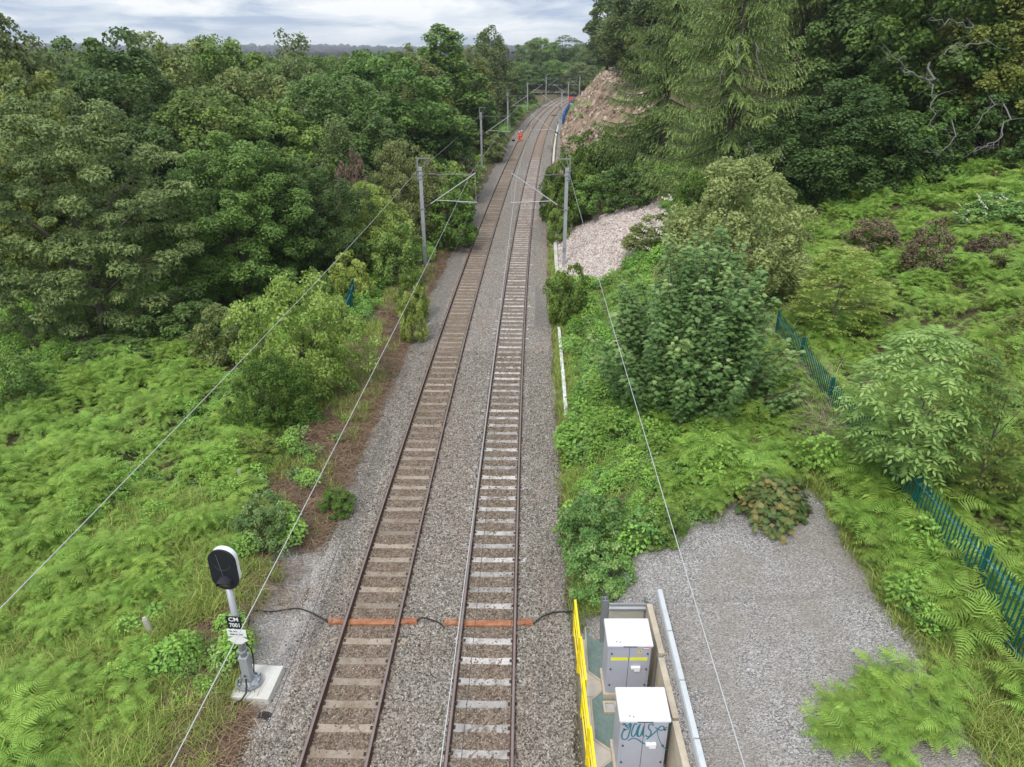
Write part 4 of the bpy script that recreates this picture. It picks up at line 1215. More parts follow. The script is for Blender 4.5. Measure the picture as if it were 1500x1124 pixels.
def trunk_mesh(name, seed, H, r0, z0, C=None, nl=9, lean=.04, up=.45):
    r = np.random.default_rng(seed); t = Tubes()
    zt = z0 + (H - z0) * .6
    zz = np.linspace(-.6, zt, 9)
    wob = np.cumsum(r.normal(size=(9, 2)) * lean * H * .12, 0); wob -= wob[0]
    P = np.stack([wob[:, 0], wob[:, 1], zz], 1)
    rad = np.interp(np.linspace(0, 1, 9), [0, .06, .5, 1], [r0 * 1.35, r0, r0 * .7, r0 * .25])
    t.add(P, rad, 8)
    if C is not None and len(C):
        for k in r.choice(len(C), min(nl, len(C)), replace=False):
            c = C[k]; za = z0 * .7 + (min(c[2], zt) - z0 * .7) * up * (.6 + .6 * r.random())
            a = np.array([np.interp(za, zz, P[:, 0]), np.interp(za, zz, P[:, 1]), za])
            md = (a + c) / 2 + np.array([0, 0, .12 * np.linalg.norm(c - a)]) + r.normal(size=3) * .12
            q = np.array([a, a * .6 + md * .4, md, md * .4 + c * .6, c])
            t.add(q, np.linspace(r0 * .42, r0 * .05, 5), 5)
    return t.mesh(name)

def twig_tree(name, seed, H, r0, depth=4, spread=.6, n0=7):
    """bare branching limbs"""
    r = np.random.default_rng(seed); t = Tubes()
    def grow(p, d, L, rad, lv):
        n = 5; pts = [p]
        for _ in range(n):
            d = unit(d + r.normal(size=3) * .16 + np.array([0, 0, .03])); p = p + d * L / n; pts.append(p)
        t.add(pts, np.linspace(rad, rad * .45, n + 1), 5 if lv < 2 else 4)
        if lv >= depth: return
        for k in range(3 if lv else n0):
            q = pts[r.integers(1 if lv else 2, n + 1)]
            dd = unit(d + r.normal(size=3) * spread)
            grow(q, dd, L * (.5 + .25 * r.random()), rad * .5, lv + 1)
    grow(np.array([0, 0, -.3]), np.array([0, 0, 1.]), H * .5, r0, 0)
    return t.mesh(name)

def larch_mesh(name, seed, H, Rr):
    r = np.random.default_rng(seed); P = []; T = []; L = []; tb = Tubes(); tint = []
    tb.add([(0, 0, -1), (0, 0, H * .4), (.1, .05, H * .75), (0, 0, H)], [H * .017, H * .012, H * .006, .02], 8)
    z = .8
    while z < H - .3:
        f = z / H
        ln = Rr * (np.interp(f, [0, .12, .35, .7, 1], [.75, 1, .9, .5, .05])) * (.75 + .4 * r.random())
        a = r.random() * 2 * PI
        n = 9; s = np.linspace(0, 1, n)
        sag = -.22 * ln
        bx = np.stack([np.cos(a + .25 * s * (r.random() - .5)) * ln * s, np.sin(a + .25 * s * (r.random() - .5)) * ln * s, z + sag * np.sin(s * PI * .62) + .10 * ln * s ** 3], 1)
        tb.add(bx, np.linspace(.05, .008, n) * (.4 + ln / Rr), 4)
        m = int(ln / .115)
        ct = r.random()
        for k in range(m):
            u = .05 + .95 * (k + r.random()) / m
            p0 = np.array([np.interp(u, s, bx[:, j]) for j in range(3)])
            side = 1 if k % 2 else -1
            aa = a + side * (.5 + .5 * r.random())
            tl = (.45 + .75 * r.random()) * (1.15 - .55 * u) * min(1, ln / 2.2)
            q = max(4, int(tl / .058))
            v = (np.arange(q) + r.random(q)) / q
            dr = .35 + .75 * r.random()
            pp = p0 + np.stack([np.cos(aa) * tl * v * .8, np.sin(aa) * tl * v * .8, -dr * tl * v ** 1.5], 1)
            P.append(pp); tg = np.stack([np.cos(aa) + 0 * v, np.sin(aa) + 0 * v, -dr * 1.5 * v], 1) + r.normal(size=(q, 3)) * .45
            T.append(tg); tint.append(np.clip(.6 * ct + .4 * r.random(q) + .25 * (v > .6), 0, 1))
        z += (.075 + .06 * r.random()) * (1 if f < .7 else .8)
    P = np.concatenate(P); T = unit(np.concatenate(T)); tint = np.concatenate(tint)
    N_ = unit(np.cross(T, r.normal(size=P.shape)) + np.array([0, 0, .5])); N_ = unit(N_ - T * (N_ * T).sum(1)[:, None])
    V, F = leaf_quads(P, N_, T, .22 * (.8 + .5 * r.random(len(P))), .075)
    return nmesh(name, V, F, fattrs=dict(tint=tint)), tb.mesh(name + '_trunk')

_pal = np.array([(0, 0), (.10, .10), (.34, .12), (.24, .24), (.44, .40), (.22, .42), (.20, .66), (.07, .52), (0, .98), (-.07, .52), (-.20, .66), (-.22, .42), (-.44, .40), (-.24, .24), (-.34, .12), (-.10, .10)])
def palmate(P, Nn, T, L):
    B = unit(np.cross(Nn, T)); k = len(_pal)
    L = np.broadcast_to(np.asarray(L, float), (len(P),))
    V = P[:, None, :] + (B[:, None, :] * _pal[None, :, :1] + T[:, None, :] * (_pal[None, :, 1:] - .3)) * L[:, None, None] - Nn[:, None, :] * (np.abs(_pal[None, :, :1]) * .25) * L[:, None, None]
    return V.reshape(-1, 3), np.arange(len(P) * k).reshape(-1, k)

def sycamore_mesh(name, seed, H, Rr, ns=78, per=250, L=.195):
    """many upright leafy shoots"""
    r = np.random.default_rng(seed); P = []; N_ = []; T_ = []; tint = []; tb = Tubes()
    for k in range(ns):
        a = r.random() * 2 * PI; q = math.sqrt(r.random()); rr = Rr * q
        top = H * (1 - .62 * q ** 1.8) * (.66 + .38 * r.random()); b = np.array([rr * .35 * math.cos(a), rr * .35 * math.sin(a), 0])
        t = np.array([rr * math.cos(a), rr * math.sin(a), top])
        tb.add([b * .3, b + (t - b) * np.array([.4, .4, .45]), t], [.05, .03, .008], 4)
        ln = min(top, 2.2 + 1.2 * r.random()); w = .26 + .2 * r.random()
        s = r.random(per) ** .75
        ang = r.random(per) * 2 * PI; od = (w * (.25 + .75 * np.sqrt(r.random(per))) * (.35 + .65 * s ** .5))
        base = t - np.array([0, 0, 1]) * (s * ln)[:, None]
        base[:, 0] -= (t[0] - b[0]) * (s * ln / top) * .8; base[:, 1] -= (t[1] - b[1]) * (s * ln / top) * .8
        P.append(base + np.stack([np.cos(ang) * od, np.sin(ang) * od, r.normal(size=per) * .05], 1))
        o = np.stack([np.cos(ang), np.sin(ang), 0 * ang], 1)
        N_.append(unit(o * .45 + np.array([0, 0, 1]) + r.normal(size=(per, 3)) * .28)); T_.append(o + np.array([0, 0, -.35]) + r.normal(size=(per, 3)) * .2)
        tint.append(np.clip(.30 * r.random() + .30 * r.random(per) + .5 * (1 - s) ** 3, 0, 1))
    P = np.concatenate(P); N_ = np.concatenate(N_); T_ = np.concatenate(T_); T_ = unit(T_ - N_ * (T_ * N_).sum(1)[:, None])
    V, F = palmate(P, N_, T_, L * (.6 + .6 * r.random(len(P))))
    return nmesh(name, V, F, fattrs=dict(tint=np.concatenate(tint))), tb.mesh(name + '_stems')

def dome_mesh(name, seed, H, Rr, n, L, shell=.25):
    r = np.random.default_rng(seed)
    D = unit(r.normal(size=(n, 3)) + np.array([0, 0, .3])); D[:, 2] = np.abs(D[:, 2])
    lob = 1 + .18 * np.sin(3 * np.arctan2(D[:, 1], D[:, 0]) + 1) + .1 * np.sin(7 * np.arctan2(D[:, 1], D[:, 0]))
    P = D * np.array([Rr, Rr, H]) * lob[:, None] * (1 - shell * r.random(n))[:, None]
    N_ = unit(D * .7 + np.array([0, 0, .7]) + r.normal(size=(n, 3)) * .25); T_ = r.normal(size=(n, 3)) + D * .6 - np.array([0, 0, .5]); T_ = unit(T_ - N_ * (T_ * N_).sum(1)[:, None])
    V, F = palmate(P, N_, T_, L * (.6 + .7 * r.random(n)))
    t = np.clip(r.random(n) * .8 + .25 * fbm(P[:, 0] * 3, P[:, 1] * 3 + P[:, 2], 3), 0, 1)
    return nmesh(name, V, F, fattrs=dict(tint=t))

def pinnate(name, seed, n, H, Rr, leafL, pairs, lw, z0=.3, prof='round', arch=.5):
    """compound leaves: rachis with paired leaflets"""
    r = np.random.default_rng(seed); pz, pr = zip(*PROF[prof])
    P = []; T_ = []; N_ = []; L = []; W = []; ti = []
    for k in range(n):
        h = r.random(); env = np.interp(h, pz, pr); a = r.random() * 2 * PI
        rad = Rr * env * (.45 + .5 * math.sqrt(r.random())) * (1 + .2 * math.sin(3 * a + 5 * h))
        b = np.array([rad * math.cos(a), rad * math.sin(a), z0 + h * (H - z0)])
        az = a + r.normal() * .6; el = .35 + .4 * r.random()
        d = np.array([math.cos(az), math.sin(az), el]); d /= np.linalg.norm(d); ll = leafL * (.7 + .6 * r.random()); t0 = r.random()
        for j in range(pairs + 1):
            f = (j + .6) / (pairs + .6)
            pos = b + d * ll * f - np.array([0, 0, 1]) * ll * arch * f * f
            tg = d - np.array([0, 0, 2 * arch * f]); tg /= np.linalg.norm(tg)
            sd_ = np.cross(tg, [0, 0, 1]); sd_ /= np.linalg.norm(sd_) + 1e-6
            up = np.cross(sd_, tg)
            for s in ((-1, 1) if j < pairs else (0,)):
                t = unit(sd_ * s * 1.0 + tg * (.5 if s else 1) - up * .15)
                l2 = lw * 3.0 * (1 - .35 * abs(f - .45))
                P.append(pos + t * l2 * .5); T_.append(t); N_.append(unit(up + r.normal(size=3) * .2)); L.append(l2); W.append(lw); ti.append(np.clip(.6 * t0 + .4 * r.random(), 0, 1))
    P, T_, N_ = map(np.array, (P, T_, N_)); N_ = unit(N_ - T_ * (N_ * T_).sum(1)[:, None])
    V, F = leaf_quads(P, N_, T_, np.array(L), np.array(W))
    return nmesh(name, V, F, fattrs=dict(tint=np.array(ti)))

def bracken_mesh(name, seed, nf=6, L=.80, pairs=13, stem=.5):
    r = np.random.default_rng(seed); V = []; F = []; ti = []; F5 = []; ti5 = []
    for k in range(nf):
        a = k / nf * 2 * PI + r.normal() * .35; l = L * (.75 + .5 * r.random()); hs = stem * (.6 + .7 * r.random()); t0 = r.random()
        o = np.array([math.cos(a), math.sin(a), 0]); b = o * .10; lift = .35 + .35 * r.random(); dr = .45 + .35 * r.random()
        def pos(f): return b + o * (.12 * hs + l * f * .92) + np.array([0, 0, hs + l * (lift * f - dr * f * f)])
        sd_ = np.array([-math.sin(a), math.cos(a), 0]); roll = r.normal() * .25
        q = len(V)
        w = .008
        V += [b - sd_ * w, b + sd_ * w, pos(0) + sd_ * w, pos(0) - sd_ * w]; F.append((q, q + 1, q + 2, q + 3)); ti.append(.3)
        q = len(V); V += [pos(0) - sd_ * w, pos(0) + sd_ * w, pos(1)]; V.append(pos(.99)); F.append((q, q + 1, q + 2, q + 3)); ti.append(.35)
        for j in range(pairs):
            f = .02 + .97 * (j / pairs) ** .95
            p = pos(f); tg = unit(pos(f + .02) - pos(f - .02)); up = np.cross(tg, sd_) * -1
            if up[2] < 0: up = -up
            wd = l / pairs * .50
            for s in (-1, 1):
                wl = l * .46 * (1 - f) ** .85 * (.75 + .4 * r.random()) + .012
                d = unit(sd_ * s * math.cos(roll * s) + tg * (.30 + .25 * r.random()) + up * (math.sin(roll * s) + .14 * r.normal()))
                t1 = np.clip(.45 * t0 + .35 * r.random() + .25 * f, 0, 1)
                q = len(V); m = p + d * wl * .38
                V += [p - tg * wd * .35, m - tg * wd * .52, p + d * wl - up * .26 * wl, m + tg * wd * .52, p + tg * wd * .35]
                V[-3] = V[-3]
                F5.append((q, q + 1, q + 2, q + 3, q + 4)); ti5.append(t1)
    return nmesh(name, np.array(V), [np.array(F), np.array(F5)], fattrs=dict(tint=np.array(ti + ti5)))

def herb_mesh(name, seed, n, Rr, H, L, W, dome=True):
    r = np.random.default_rng(seed)
    a = r.random(n) * 2 * PI; q = np.sqrt(r.random(n)); z = H * (1 - .6 * q ** 2) * (.35 + .65 * r.random(n) ** .5)
    P = np.stack([Rr * q * np.cos(a), Rr * q * np.sin(a), z], 1)
    o = np.stack([np.cos(a), np.sin(a), 0 * a], 1)
    N_ = unit(o * .35 * q[:, None] + np.array([0, 0, 1]) + r.normal(size=(n, 3)) * .35)
    T_ = o + r.normal(size=(n, 3)) * .7; T_ = unit(T_ - N_ * (T_ * N_).sum(1)[:, None])
    sz = .6 + .7 * r.random(n)
    V, F = leaf_quads(P, N_, T_, L * sz, W * sz)
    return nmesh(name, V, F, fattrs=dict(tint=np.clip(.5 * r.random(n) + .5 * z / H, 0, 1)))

def strips_mesh(name, seed, n, Rr, H, w, flat=1.0, bend=.4):
    r = np.random.default_rng(seed); V = []; F = []; ti = []
    for k in range(n):
        a = r.random() * 2 * PI; b = np.array([Rr * .5 * r.normal(), Rr * .5 * r.normal(), 0 if flat > .5 else .05 + .12 * r.random()])
        az = r.random() * 2 * PI; l = H * (.5 + .7 * r.random())
        d = np.array([math.cos(az) * bend, math.sin(az) * bend, flat * (1 if flat > .5 else r.normal())]); d /= np.linalg.norm(d)
        sd_ = np.array([-math.sin(az), math.cos(az), r.normal() * .3]); q = len(V)
        m = b + d * l * .55; t = b + d * l + np.array([math.cos(az), math.sin(az), -.8]) * l * .22
        V += [b - sd_ * w, b + sd_ * w, m + sd_ * w * .8, m - sd_ * w * .8, t, t + sd_ * w * .15]
        F += [(q, q + 1, q + 2, q + 3), (q + 3, q + 2, q + 5, q + 4)]; x = r.random(); ti += [x, x]
    return nmesh(name, np.array(V), np.array(F), fattrs=dict(tint=np.array(ti)))
# ------------------------------------------------------------------ leaf materials (real leaf colours)
_lm = leafmat
def leafmat(name, a, b, c=None, **k):
    f = (2.55, 2.25, 2.15); k.setdefault('trans', .36)
    if name in ('bracken_frond', 'herb_leaf', 'bramble_leaf', 'grass_blade'): f = (2.2, 2.02, 2.2)
    if name in ('leaf_red_maple', 'leaf_willow', 'leaf_hawthorn', 'leaf_bright_green'): f = (1.5, 1.4, 1.4)
    if 'brown' in name: f = (1.1, 1.1, 1.1)
    if name.startswith(('white', 'dead', 'pale')) or 'dead' in name: f = (1, 1, 1)
    return _lm(name, *[tuple(x * y for x, y in zip(q, f)) for q in (a, b, c) if q], **k)
LM = dict(
    mid=leafmat('leaf_mid_green', (.040, .073, .019), (.077, .132, .032), (.125, .19, .049)),
    dark=leafmat('leaf_dark_green', (.028, .054, .017), (.053, .097, .028), (.085, .142, .043)),
    vivid=leafmat('leaf_vivid_green', (.034, .064, .015), (.064, .115, .027), (.105, .17, .042)),
    bright=leafmat('leaf_bright_green', (.055, .105, .018), (.105, .185, .032), (.17, .25, .055)),
    olive=leafmat('leaf_olive', (.048, .068, .024), (.088, .118, .040), (.14, .17, .06)),
    grey=leafmat('leaf_grey_green', (.045, .070, .026), (.078, .116, .042), (.128, .168, .06)),
    yellow=leafmat('leaf_yellow_green', (.050, .074, .018), (.088, .122, .028), (.13, .168, .045)),
    willow=leafmat('leaf_willow', (.13, .175, .06), (.225, .28, .10), (.34, .39, .16)),
    haw=leafmat('leaf_hawthorn', (.135, .195, .036), (.235, .325, .07), (.38, .44, .16)),
    larch=leafmat('needle_larch', (.044, .076, .024), (.078, .126, .040), (.122, .172, .056), trans=.3),
    syc=leafmat('leaf_sycamore', (.054, .104, .036), (.098, .170, .058), (.19, .26, .10)),
    ash=leafmat('leaf_ash', (.060, .102, .030), (.100, .160, .048), (.15, .21, .07)),
    maple=leafmat('leaf_red_maple', (.045, .10, .028), (.115, .155, .05), (.26, .185, .075), objvar=.1),
    rust=leafmat('leaf_dead_rust', (.09, .062, .042), (.16, .115, .08), (.24, .18, .13), trans=.1),
    gorse=leafmat('leaf_brown_gorse', (.11, .088, .05), (.19, .15, .088), (.17, .19, .075), trans=.1),
    brk=leafmat('bracken_frond', (.078, .140, .022), (.130, .220, .036), (.190, .285, .062), trans=.33, objvar=.22),
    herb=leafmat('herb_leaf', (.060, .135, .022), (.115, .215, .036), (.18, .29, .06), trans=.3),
    bram=leafmat('bramble_leaf', (.040, .095, .022), (.078, .155, .036), (.17, .215, .085), trans=.22),
    grass=leafmat('grass_blade', (.085, .135, .025), (.15, .21, .04), (.26, .28, .09), trans=.3),
    litter=leafmat('dead_stalk', (.105, .062, .036), (.22, .145, .090), (.40, .29, .19), trans=.05),
    pale=leafmat('pale_dead_stalk', (.20, .155, .115), (.33, .265, .20), (.44, .37, .29), trans=.05),
    white=leafmat('white_blossom', (.55, .54, .42), (.75, .74, .66), None, trans=.2, objvar=.05),
)
BARK = plain('bark', (.085, .070, .055), .9, 0, .3, 6, ((.16, .15, .12), .4), bump=.4)
BARKP = plain('pale_bark', (.36, .34, .31), .85, 0, .25, 5, ((.14, .12, .10), .4))
BARKG = plain('grey_bare_wood', (.16, .15, .138), .85, 0, .2, 6, ((.14, .125, .11), .5))

# ------------------------------------------------------------------ prototypes: (crown mesh, trunk mesh, height, radius)
PROTO = {}
def proto(kind, H, Rr, z0, r0, *a, **k):
    cm, C = crown_mesh(kind + '_crown', len(PROTO) * 7 + 3, H, Rr, z0, *a, **k)
    PROTO[kind] = (cm, trunk_mesh(kind + '_trunk', len(PROTO), H, r0, max(z0, .6), C), H, Rr)
proto('oak_fine', 13, 5.2, 1.2, .28, 270, 300, .80, .195, .135, prof='oak', flat=.72, lobes=.26)
proto('ash_fine', 13, 5.8, .4, .26, 360, 230, .78, .235, .11, prof='oak', flat=.5, spread=.45, upb=.7, lobes=.24)
proto('oak', 13, 5, 1.5, .28, 200, 190, .95, .27, .19, prof='oak', flat=.72, lobes=.28)
proto('round', 13, 4.6, 1.2, .26, 180, 190, .95, .26, .19, prof='round', flat=.72, lobes=.24)
proto('tall', 17, 3.6, 1.5, .24, 190, 110, .85, .36, .22, prof='tall', flat=.9, lobes=.3, inner=.5)
proto('birch', 17, 3.4, 2.0, .17, 190, 115, .75, .33, .16, prof='tall', flat=1.5, droop=.8, lobes=.34, inner=.6)
proto('wispy', 15, 3.2, 1.5, .16, 95, 90, .8, .30, .15, prof='tall', flat=1.3, droop=.5, lobes=.4, inner=.7)
proto('bush', 3.2, 1.9, .1, .07, 95, 110, .42, .16, .11, prof='bush', flat=.7, lobes=.25)
proto('willow', 6.5, 3.2, .3, .10, 300, 170, .50, .17, .085, prof='bush', flat=1.15, lobes=.16, spread=.7, upb=.9)
proto('hawthorn', 5.5, 3.0, .2, .10, 200, 110, .50, .15, .11, prof='bush', flat=.7, droop=.35, lobes=.32, inner=.55)
proto('hazel', 8, 5.2, .2, .16, 300, 250, .72, .21, .15, prof='bush', flat=.85, lobes=.22)
cm, tm = larch_mesh('larch', 11, 20, 6.4); PROTO['larch'] = (cm, tm, 20, 6.4)
cm, tm = sycamore_mesh('sycamore_sapling', 5, 6.6, 3.1); PROTO['sycamore'] = (cm, tm, 6.6, 3.1)
cm = pinnate('ash_sapling', 4, 620, 4.6, 1.75, .62, 5, .075, z0=1.1, prof='round', arch=.45)
PROTO['ash_sapling'] = (cm, trunk_mesh('ash_stem', 31, 4.6, .05, 1.2, np.array([[.8, .5, 3], [-.8, .4, 2.8], [.1, -.9, 3.2], [.2, .9, 2.4]])), 4.6, 1.75)
cm = pinnate('light_sapling', 9, 430, 4.6, 1.5, .5, 5, .07, z0=.5, prof='tall', arch=.3)
PROTO['light_sapling'] = (cm, trunk_mesh('sap_stem', 32, 4.6, .045, .8, np.array([[.5, .5, 3], [-.6, .2, 2.2], [.1, -.7, 3.4], [.2, .6, 1.9]])), 4.6, 1.5)
PROTO['twiggy'] = (twig_tree('twiggy', 8, 13, .16, 4, .62, 9), None, 13, 3.4)
PROTO['pine'] = None
cm, C = crown_mesh('pine_crown', 77, 18, 4.2, 9, 34, 230, 1.5, .42, .14, prof='bush', flat=.4, lobes=.3); PROTO['pine'] = (cm, trunk_mesh('pine_trunk', 5, 18, .3, 8, C), 18, 4.2)

def ctr(px, top, y, gx=None):
    """ground position and top height of a plant standing at distance y under photo column px"""
    dx, dy, dz = ray(px, top); t = y / dy; ztop = CAMH + dz * t
    x = dx * t
    for _ in range(4):
        zg = terr1(x, y); zm = zg + .5 * (ztop - zg)
        zc = y * CT + (CAMH - zm) * ST
        x = (px - 750) / FPX * zc
    return x, zg, ztop, zc
rng = random.Random(11)
def put(kind, x, y, zg, H, wdt, mat, name, label, cat, group=None, bark=None, rz=None, z_sink=.1):
    cm, tm, H0, R0 = PROTO[kind]
    e = empty(name, (x, y, zg - z_sink), rng.random() * 6.28 if rz is None else rz, label, cat, group)
    s = wdt / (2 * R0); e.scale = (s, s, (H + z_sink) / H0)
    if kind == 'twiggy':
        o = bpy.data.objects.new('branches', cm)
    else:
        o = bpy.data.objects.new('crown', cm)
    for me in (cm, tm):
        if me is not None and not me.materials: me.materials.append(BARK)
    COL.objects.link(o); o.parent = e
    o.material_slots[0].link = 'OBJECT'; o.material_slots[0].material = mat
    if tm is not None:
        t = bpy.data.objects.new('trunk' if H > 3.5 else 'stem', tm); COL.objects.link(t); t.parent = e
        t.material_slots[0].link = 'OBJECT'; t.material_slots[0].material = bark or BARK
    return e
def tree(kind, px, y, top, wpx, mat, label, name='broadleaf_tree', cat='tree', group=None, bark=None, rz=None):
    if isinstance(y, tuple): y = hit(px, y[1]).y
    x, zg, zt, zc = ctr(px, top, y)
    return put(kind, x, y, zg, max(zt - zg, .5), wpx / FPX * zc, LM[mat] if isinstance(mat, str) else mat, name, label, cat, group, bark, rz)

# ------------------------------------------------------------------ the wood left of the line
T = tree
T('ash_fine', 108, 37.5, 122, 285, 'grey', 'huge grey-green layered ash tree overhanging the bracken field at the left edge', 'ash_tree', rz=1.0)
T('round', 12, 47, 8, 190, 'grey', 'tall pale grey-green tree cut off by the left edge of the photo')
T('oak', 68, 45, 92, 190, 'yellow', 'olive-yellow crown between the huge ash and the pale tree at the left edge')
T('oak', 172, 58, 44, 215, 'dark', 'dark green tall oak rising behind the huge ash against the sky', 'oak_tree')
T('oak_fine', 345, 43.5, 198, 205, 'mid', 'broad mid-green oak standing in front of the wood behind the hawthorn', 'oak_tree', rz=.4)
T('oak_fine', 448, 47, 232, 150, 'dark', 'dark green oak overhanging a black hollow right of the broad mid-green oak', 'oak_tree', rz=2.2)
T('oak', 268, 69, 52, 190, 'olive', 'olive-green tree with ragged top twigs on the skyline left of the twiggy grey tree')
T('round', 348, 73, 56, 140, 'mid', 'fresh green round tree on the skyline just left of the twiggy grey tree')
T('oak', 318, 56, 128, 190, 'mid', 'mid-green oak crown rising directly behind the broad front oak', 'oak_tree')
T('round', 232, 50, 190, 150, 'dark', 'shadowy dark tree wedged between the huge ash and the broad front oak')
T('twiggy', 405, 74, 72, 120, BARKG, 'grey half-dead twiggy tree among green crowns on the skyline', 'bare_tree')
T('wispy', 440, 80, 46, 120, 'grey', 'wispy grey-green birch with a thin pointed top on the skyline', 'birch_tree', bark=BARKP)
T('oak', 570, 75, 76, 195, 'vivid', 'big vivid dark green oak left of the birches', 'oak_tree', rz=.9)
T('round', 490, 63, 112, 160, 'dark', 'rounded dark green tree in front of the big vivid oak')
T('oak', 405, 58, 150, 160, 'mid', 'soft green oak below the twiggy grey tree', 'oak_tree')
T('wispy', 500, 56, 172, 90, 'grey', 'thin grey-green birch in front of the rounded dark tree', 'birch_tree', bark=BARKP)
T('bush', 520, 54, 224, 48, 'rust', 'dead rust-brown bush at the front of the wood', 'dead_bush', 'bush')
T('birch', 597, 104, 70, 90, 'olive', 'drooping olive birch, leftmost of the tall birches by the line', 'birch_tree', bark=BARKP)
T('tall', 655, 108, 38, 110, 'mid', 'tallest ragged poplar on the skyline left of the track curve', 'poplar_tree')
T('birch', 716, 156, 42, 80, 'grey', 'tall grey-green birch, rightmost against the sky left of the curve', 'birch_tree', bark=BARKP)
T('birch', 686, 116, 72, 85, 'olive', 'olive-yellow birch between the ragged poplar and the tall grey birch', 'birch_tree', bark=BARKP)
T('tall', 625, 92, 88, 85, 'olive', 'brownish olive tree in front of the ragged poplar')
T('tall', 650, 86, 118, 60, 'yellow', 'dark yellow-green slender tree behind the second left mast')
T('round', 560, 62, 168, 100, 'dark', 'dark rounded tree between the vivid oak and the pale willow bush')
T('round', 640, 78, 165, 90, 'dark', 'dark tree behind the willow bushes beside the nearest left mast')
T('wispy', 640, 82, 142, 70, 'bright', 'pale yellow-green young tree behind the second left mast')
T('round', 688, 128, 105, 66, 'mid', 'green tree left of the third left mast, behind the track bushes')
T('round', 720, 176, 92, 58, 'vivid', 'bright green round tree on the inside of the track curve')
T('round', 690, 112, 130, 70, 'dark', 'dark low tree behind the second left mast')
T('oak', 746, 216, 88, 58, 'mid', 'mid-green tree at the inside of the far curve')
# far end of the line
T('round', 775, 330, 60, 52, 'mid', 'leftmost of three round trees against the sky beyond the curve')
T('round', 796, 335, 56, 56, 'mid', 'tallest of three round trees against the sky beyond the curve')
T('oak', 812, 350, 64, 44, 'vivid', 'rightmost of three round trees against the sky beyond the curve')
T('pine', 826, 345, 53, 46, 'dark', 'dark flat-topped pine against the sky beyond the curve', 'pine_tree')
T('oak', 850, 340, 64, 50, 'vivid', 'green crown just right of the skyline pine')
T('round', 876, 330, 62, 50, 'mid', 'green crown between the skyline pine and the cutting top')
T('round', 768, 285, 92, 55, 'mid', 'lower green tree beyond the curve, below the round skyline tree')
T('round', 812, 285, 90, 58, 'mid', 'lower green tree beyond the curve, below the pine')
T('round', 850, 275, 92, 55, 'grey', 'greyish green tree above the far end of the blue screen')
T('tall', 893, 190, -40, 75, 'vivid', 'tall dark tree at the crest above the brown cutting')
T('birch', 935, 118, -60, 130, 'grey', 'tall pale birch beside the larches above the brown cutting', 'birch_tree', bark=BARKP)

# bushes beside the line, left
B = lambda *a, **k: tree(*a, **dict(dict(name='bush', cat='bush'), **k))
B('willow', 592, 58, 214, 120, 'willow', 'pale grey-green willow bush behind the nearest left mast', name='willow_bush')
B('willow', 540, 50, 275, 115, 'haw', 'bright yellow-green willow bush left of the nearest left mast', name='willow_bush')
B('bush', 648, 66, 232, 95, 'mid', 'green bush under the arm of the nearest left mast')
B('bush', 655, 58, 262, 90, 'bright', 'light green bush just right of the nearest left mast')
B('bush', 580, 47, 330, 75, 'mid', 'green bush at the foot of the nearest left mast')
B('bush', 678, 88, 210, 42, 'vivid', 'dark green bush behind the foot of the second left mast')
B('bush', 668, 76, 228, 60, 'rust', 'dead tan bush left of the foot of the second left mast', name='dead_bush')
B('bush', 712, 108, 190, 55, 'willow', 'greyish bush just right of the second left mast')
B('bush', 722, 126, 186, 40, 'bright', 'light green bush left of the two track workers')
B('bush', 738, 158, 164, 32, 'mid', 'green bush at the foot of the third left mast')
B('bush', 750, 178, 147, 32, 'bright', 'light green bush on the inside bend of the track')
B('bush', 766, 222, 130, 40, 'vivid', 'dark bush beside the far bend of the track')
B('bush', 540, 51, 350, 75, 'dark', 'dark green bush in front of the leaning dead trunk')
B('bush', 604, 40.5, 392, 40, 'bright', 'small leafy green bush right of the leaning dead trunk')
B('bush', 606, 37, 418, 45, 'haw', 'small yellow-green bush close to the ballast below the left mast')
B('bush', 468, 40, 392, 45, 'mid', 'small round green bush in front of the black hollow')
B('bush', 510, 43, 372, 60, 'haw', 'upright yellow-green bush left of the leaning dead trunk')
B('bush', 335, 33.5, 445, 95, 'olive', 'brownish dark shrub at the edge of the wood left of the hawthorn')
B('bush', 265, 36.5, 430, 120, 'dark', 'dark low shrub at the shaded edge of the wood')
B('bush', 12, 27.5, 520, 95, 'mid', 'green bush at the left edge between the ash and the bracken')
B('bush', 160, 33, 500, 120, 'dark', 'dark low shrub under the huge ash tree')
B('hawthorn', 440, 29.5, 402, 165, 'haw', 'bright yellow-green hawthorn bush beside the litter strip', name='hawthorn_bush')
B('hawthorn', 395, 26.0, 520, 105, 'bright', 'leafy light green bush in front of the hawthorn, half in bracken')
B('bush', 462, 31.5, 470, 70, 'haw', 'small bright bush at the track side of the hawthorn')
B('bush', 385, 18.6, 728, 75, 'syc', 'dark green leafy bush behind the signal head')
B('bush', 375, 23.2, 640, 75, 'yellow', 'yellowish low bush between the bracken and the litter strip')
B('bush', 492, 20.6, 718, 50, 'bright', 'low green weed clump spilling onto the ballast edge')

